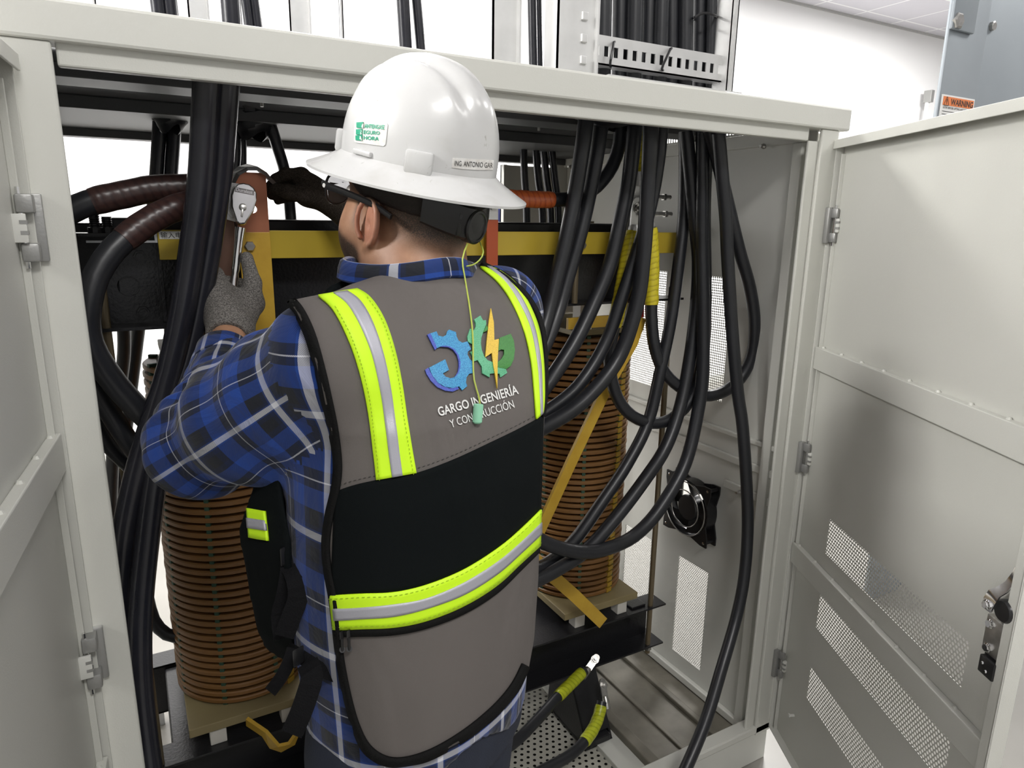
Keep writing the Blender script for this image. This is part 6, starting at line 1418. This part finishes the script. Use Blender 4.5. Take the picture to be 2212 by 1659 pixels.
def s_glR(P):
    W0 = WRR; pc = Y(668, 412, 1.470); d = s_cap(P, W0, pc, .030, .030)
    # fingers reach left to the back of the bar, bent; thumb under them
    fa = [(Y(652, 378, 1.465), Y(618, 376, 1.475), Y(596, 388, 1.480), Y(583, 402, 1.478), .0120),
          (Y(655, 392, 1.485), Y(618, 392, 1.497), Y(595, 402, 1.500), Y(582, 412, 1.497), .0122),
          (Y(655, 408, 1.500), Y(620, 408, 1.512), Y(598, 414, 1.514), Y(586, 422, 1.508), .0120),
          (Y(658, 424, 1.505), Y(628, 424, 1.518), Y(610, 428, 1.520), Y(600, 434, 1.514), .0108)]
    for (a, b_, c, e, r) in fa:
        d = smin(d, s_cap(P, pc, a, .026, r+.004), .014)
        q = smin(s_cap(P, a, b_, r+.002, r), smin(s_cap(P, b_, c, r, r-.001), s_cap(P, c, e, r-.001, r-.003), .004), .005); d = smin(d, q, .006)
    t0, t1, t2, t3 = Y(690, 420, 1.455), Y(655, 420, 1.440), Y(620, 414, 1.445), Y(594, 406, 1.456)
    d = smin(d, s_cap(P, t0, t1, .022, .0175), .014); d = smin(d, s_cap(P, t1, t2, .0165, .0140), .008); d = smin(d, s_cap(P, t2, t3, .0140, .0108), .006)
    ax = _n(ELR-WRR); d = smin(d, s_cap(P, WRR, WRR+ax*.09, .033, .042), .018); d = np.maximum(d, (P-(WRR+ax*.085))@ax)
    return d+.0009*vnoise(P, 80)
pc = Y(668, 412, 1.47); lo = np.minimum(WRR, pc)-.12; hi = np.maximum(WRR, pc)+.12
Vg, Fg = mesh_sdf(s_glR, lo, hi, .003)
obj_np('glove', Vg, Fg, 'glove_r', person, label='dark brown knit glove holding behind the copper bar')

# ---- ratchet wrench
rt = thing('ratchet_wrench', 'polished chrome ratchet wrench held upright in the grey glove', 'wrench', tuple(map(float, RH)))
vw = -_n(ray(527, 450)); hx = _n(np.cross(ha, vw)); hn = np.cross(hx, ha)
if hn@vw < 0: hn = -hn
b = MB()
sec = []
for (t, w_, th_) in ((0, .0075, .0055), (.06, .0072, .0052), (.12, .0070, .0050), (.16, .0072, .0052), (.185, .0078, .0058), (.20, .0085, .0065)):
    sec.append((RB+ha*t, w_, th_))
Lh = np.linalg.norm(RT-RB); vs4 = []; ns = 16
for (t, w_, th_) in ((0, .006, .0045), (.03, .0072, .0055), (Lh*.45, .0074, .0055), (Lh*.50, .0058, .0045), (Lh*.54, .0074, .0055), (Lh*.85, .0078, .0058), (Lh, .0095, .0062)):
    c = RB+(RT-RB)/Lh*t
    for k in range(ns): a = 2*PI*k/ns; vs4.append(c+hx*w_*np.sign(math.cos(a))*abs(math.cos(a))**.8+hn*th_*np.sign(math.sin(a))*abs(math.sin(a))**.8)
nr = len(vs4)//ns; b.add(vs4, [(i*ns+k, i*ns+(k+1) % ns, (i+1)*ns+(k+1) % ns, (i+1)*ns+k) for i in range(nr-1) for k in range(ns)]+[tuple(range(ns)), tuple(range((nr-1)*ns, nr*ns))])
b.build('handle', 'chrome', rt, smooth=True)
outl = [(0.0, -.062), (.009, -.060), (.0225, -.028), (.0255, -.006), (.0245, .010), (.018, .021), (.008, .0265), (-.004, .027), (-.015, .023), (-.0225, .012), (-.0250, -.004), (-.0225, -.028), (-.009, -.060)]
outl = [(x*.86, y*.86) for x, y in outl]
hd = MB().prism(outl, RH-hn*.010, hx, ha, hn, .020).build('ratchet_head', 'chrome', rt)
bv_ = hd.modifiers.new('bevel', 'BEVEL'); bv_.width = .0025; bv_.segments = 3; hd.data.polygons.foreach_set('use_smooth', [True]*len(hd.data.polygons)); hd.data.set_sharp_from_angle(angle=math.radians(50))
MB().lathe([(.0068, 0), (.0068, .003), (.0045, .0042)], RH+hn*.009-ha*.022, hn, 20).obox(RH+hn*.0115-ha*.031, hx, ha, hn, (.0018, .009, .0016), 0, .0006).build('direction_lever', 'steel', rt, smooth=True)
b = MB(); b.lathe([(.0085, 0), (.0085, .020), (.013, .020), (.013, .040)], RH-hn*.010, -hn, 20); b.build('socket', 'chrome', rt, smooth=True)
MT['engrave'] = mat('engraved_grey', (.16, .15, .15), .5, .6)
MB().obox(RH+hn*.0098+ha*.008, hx, ha, hn, (.017, .0045, .0006), 0, .0003).build('engraving', 'engrave', rt)
text('engraving_text', 'HEAVY DUTY'[:0] or 'Duralast', .0085, RH+hn*.0106+ha*.0055-hx*.0155, hx, ha, 'chrome', rt, .0002)
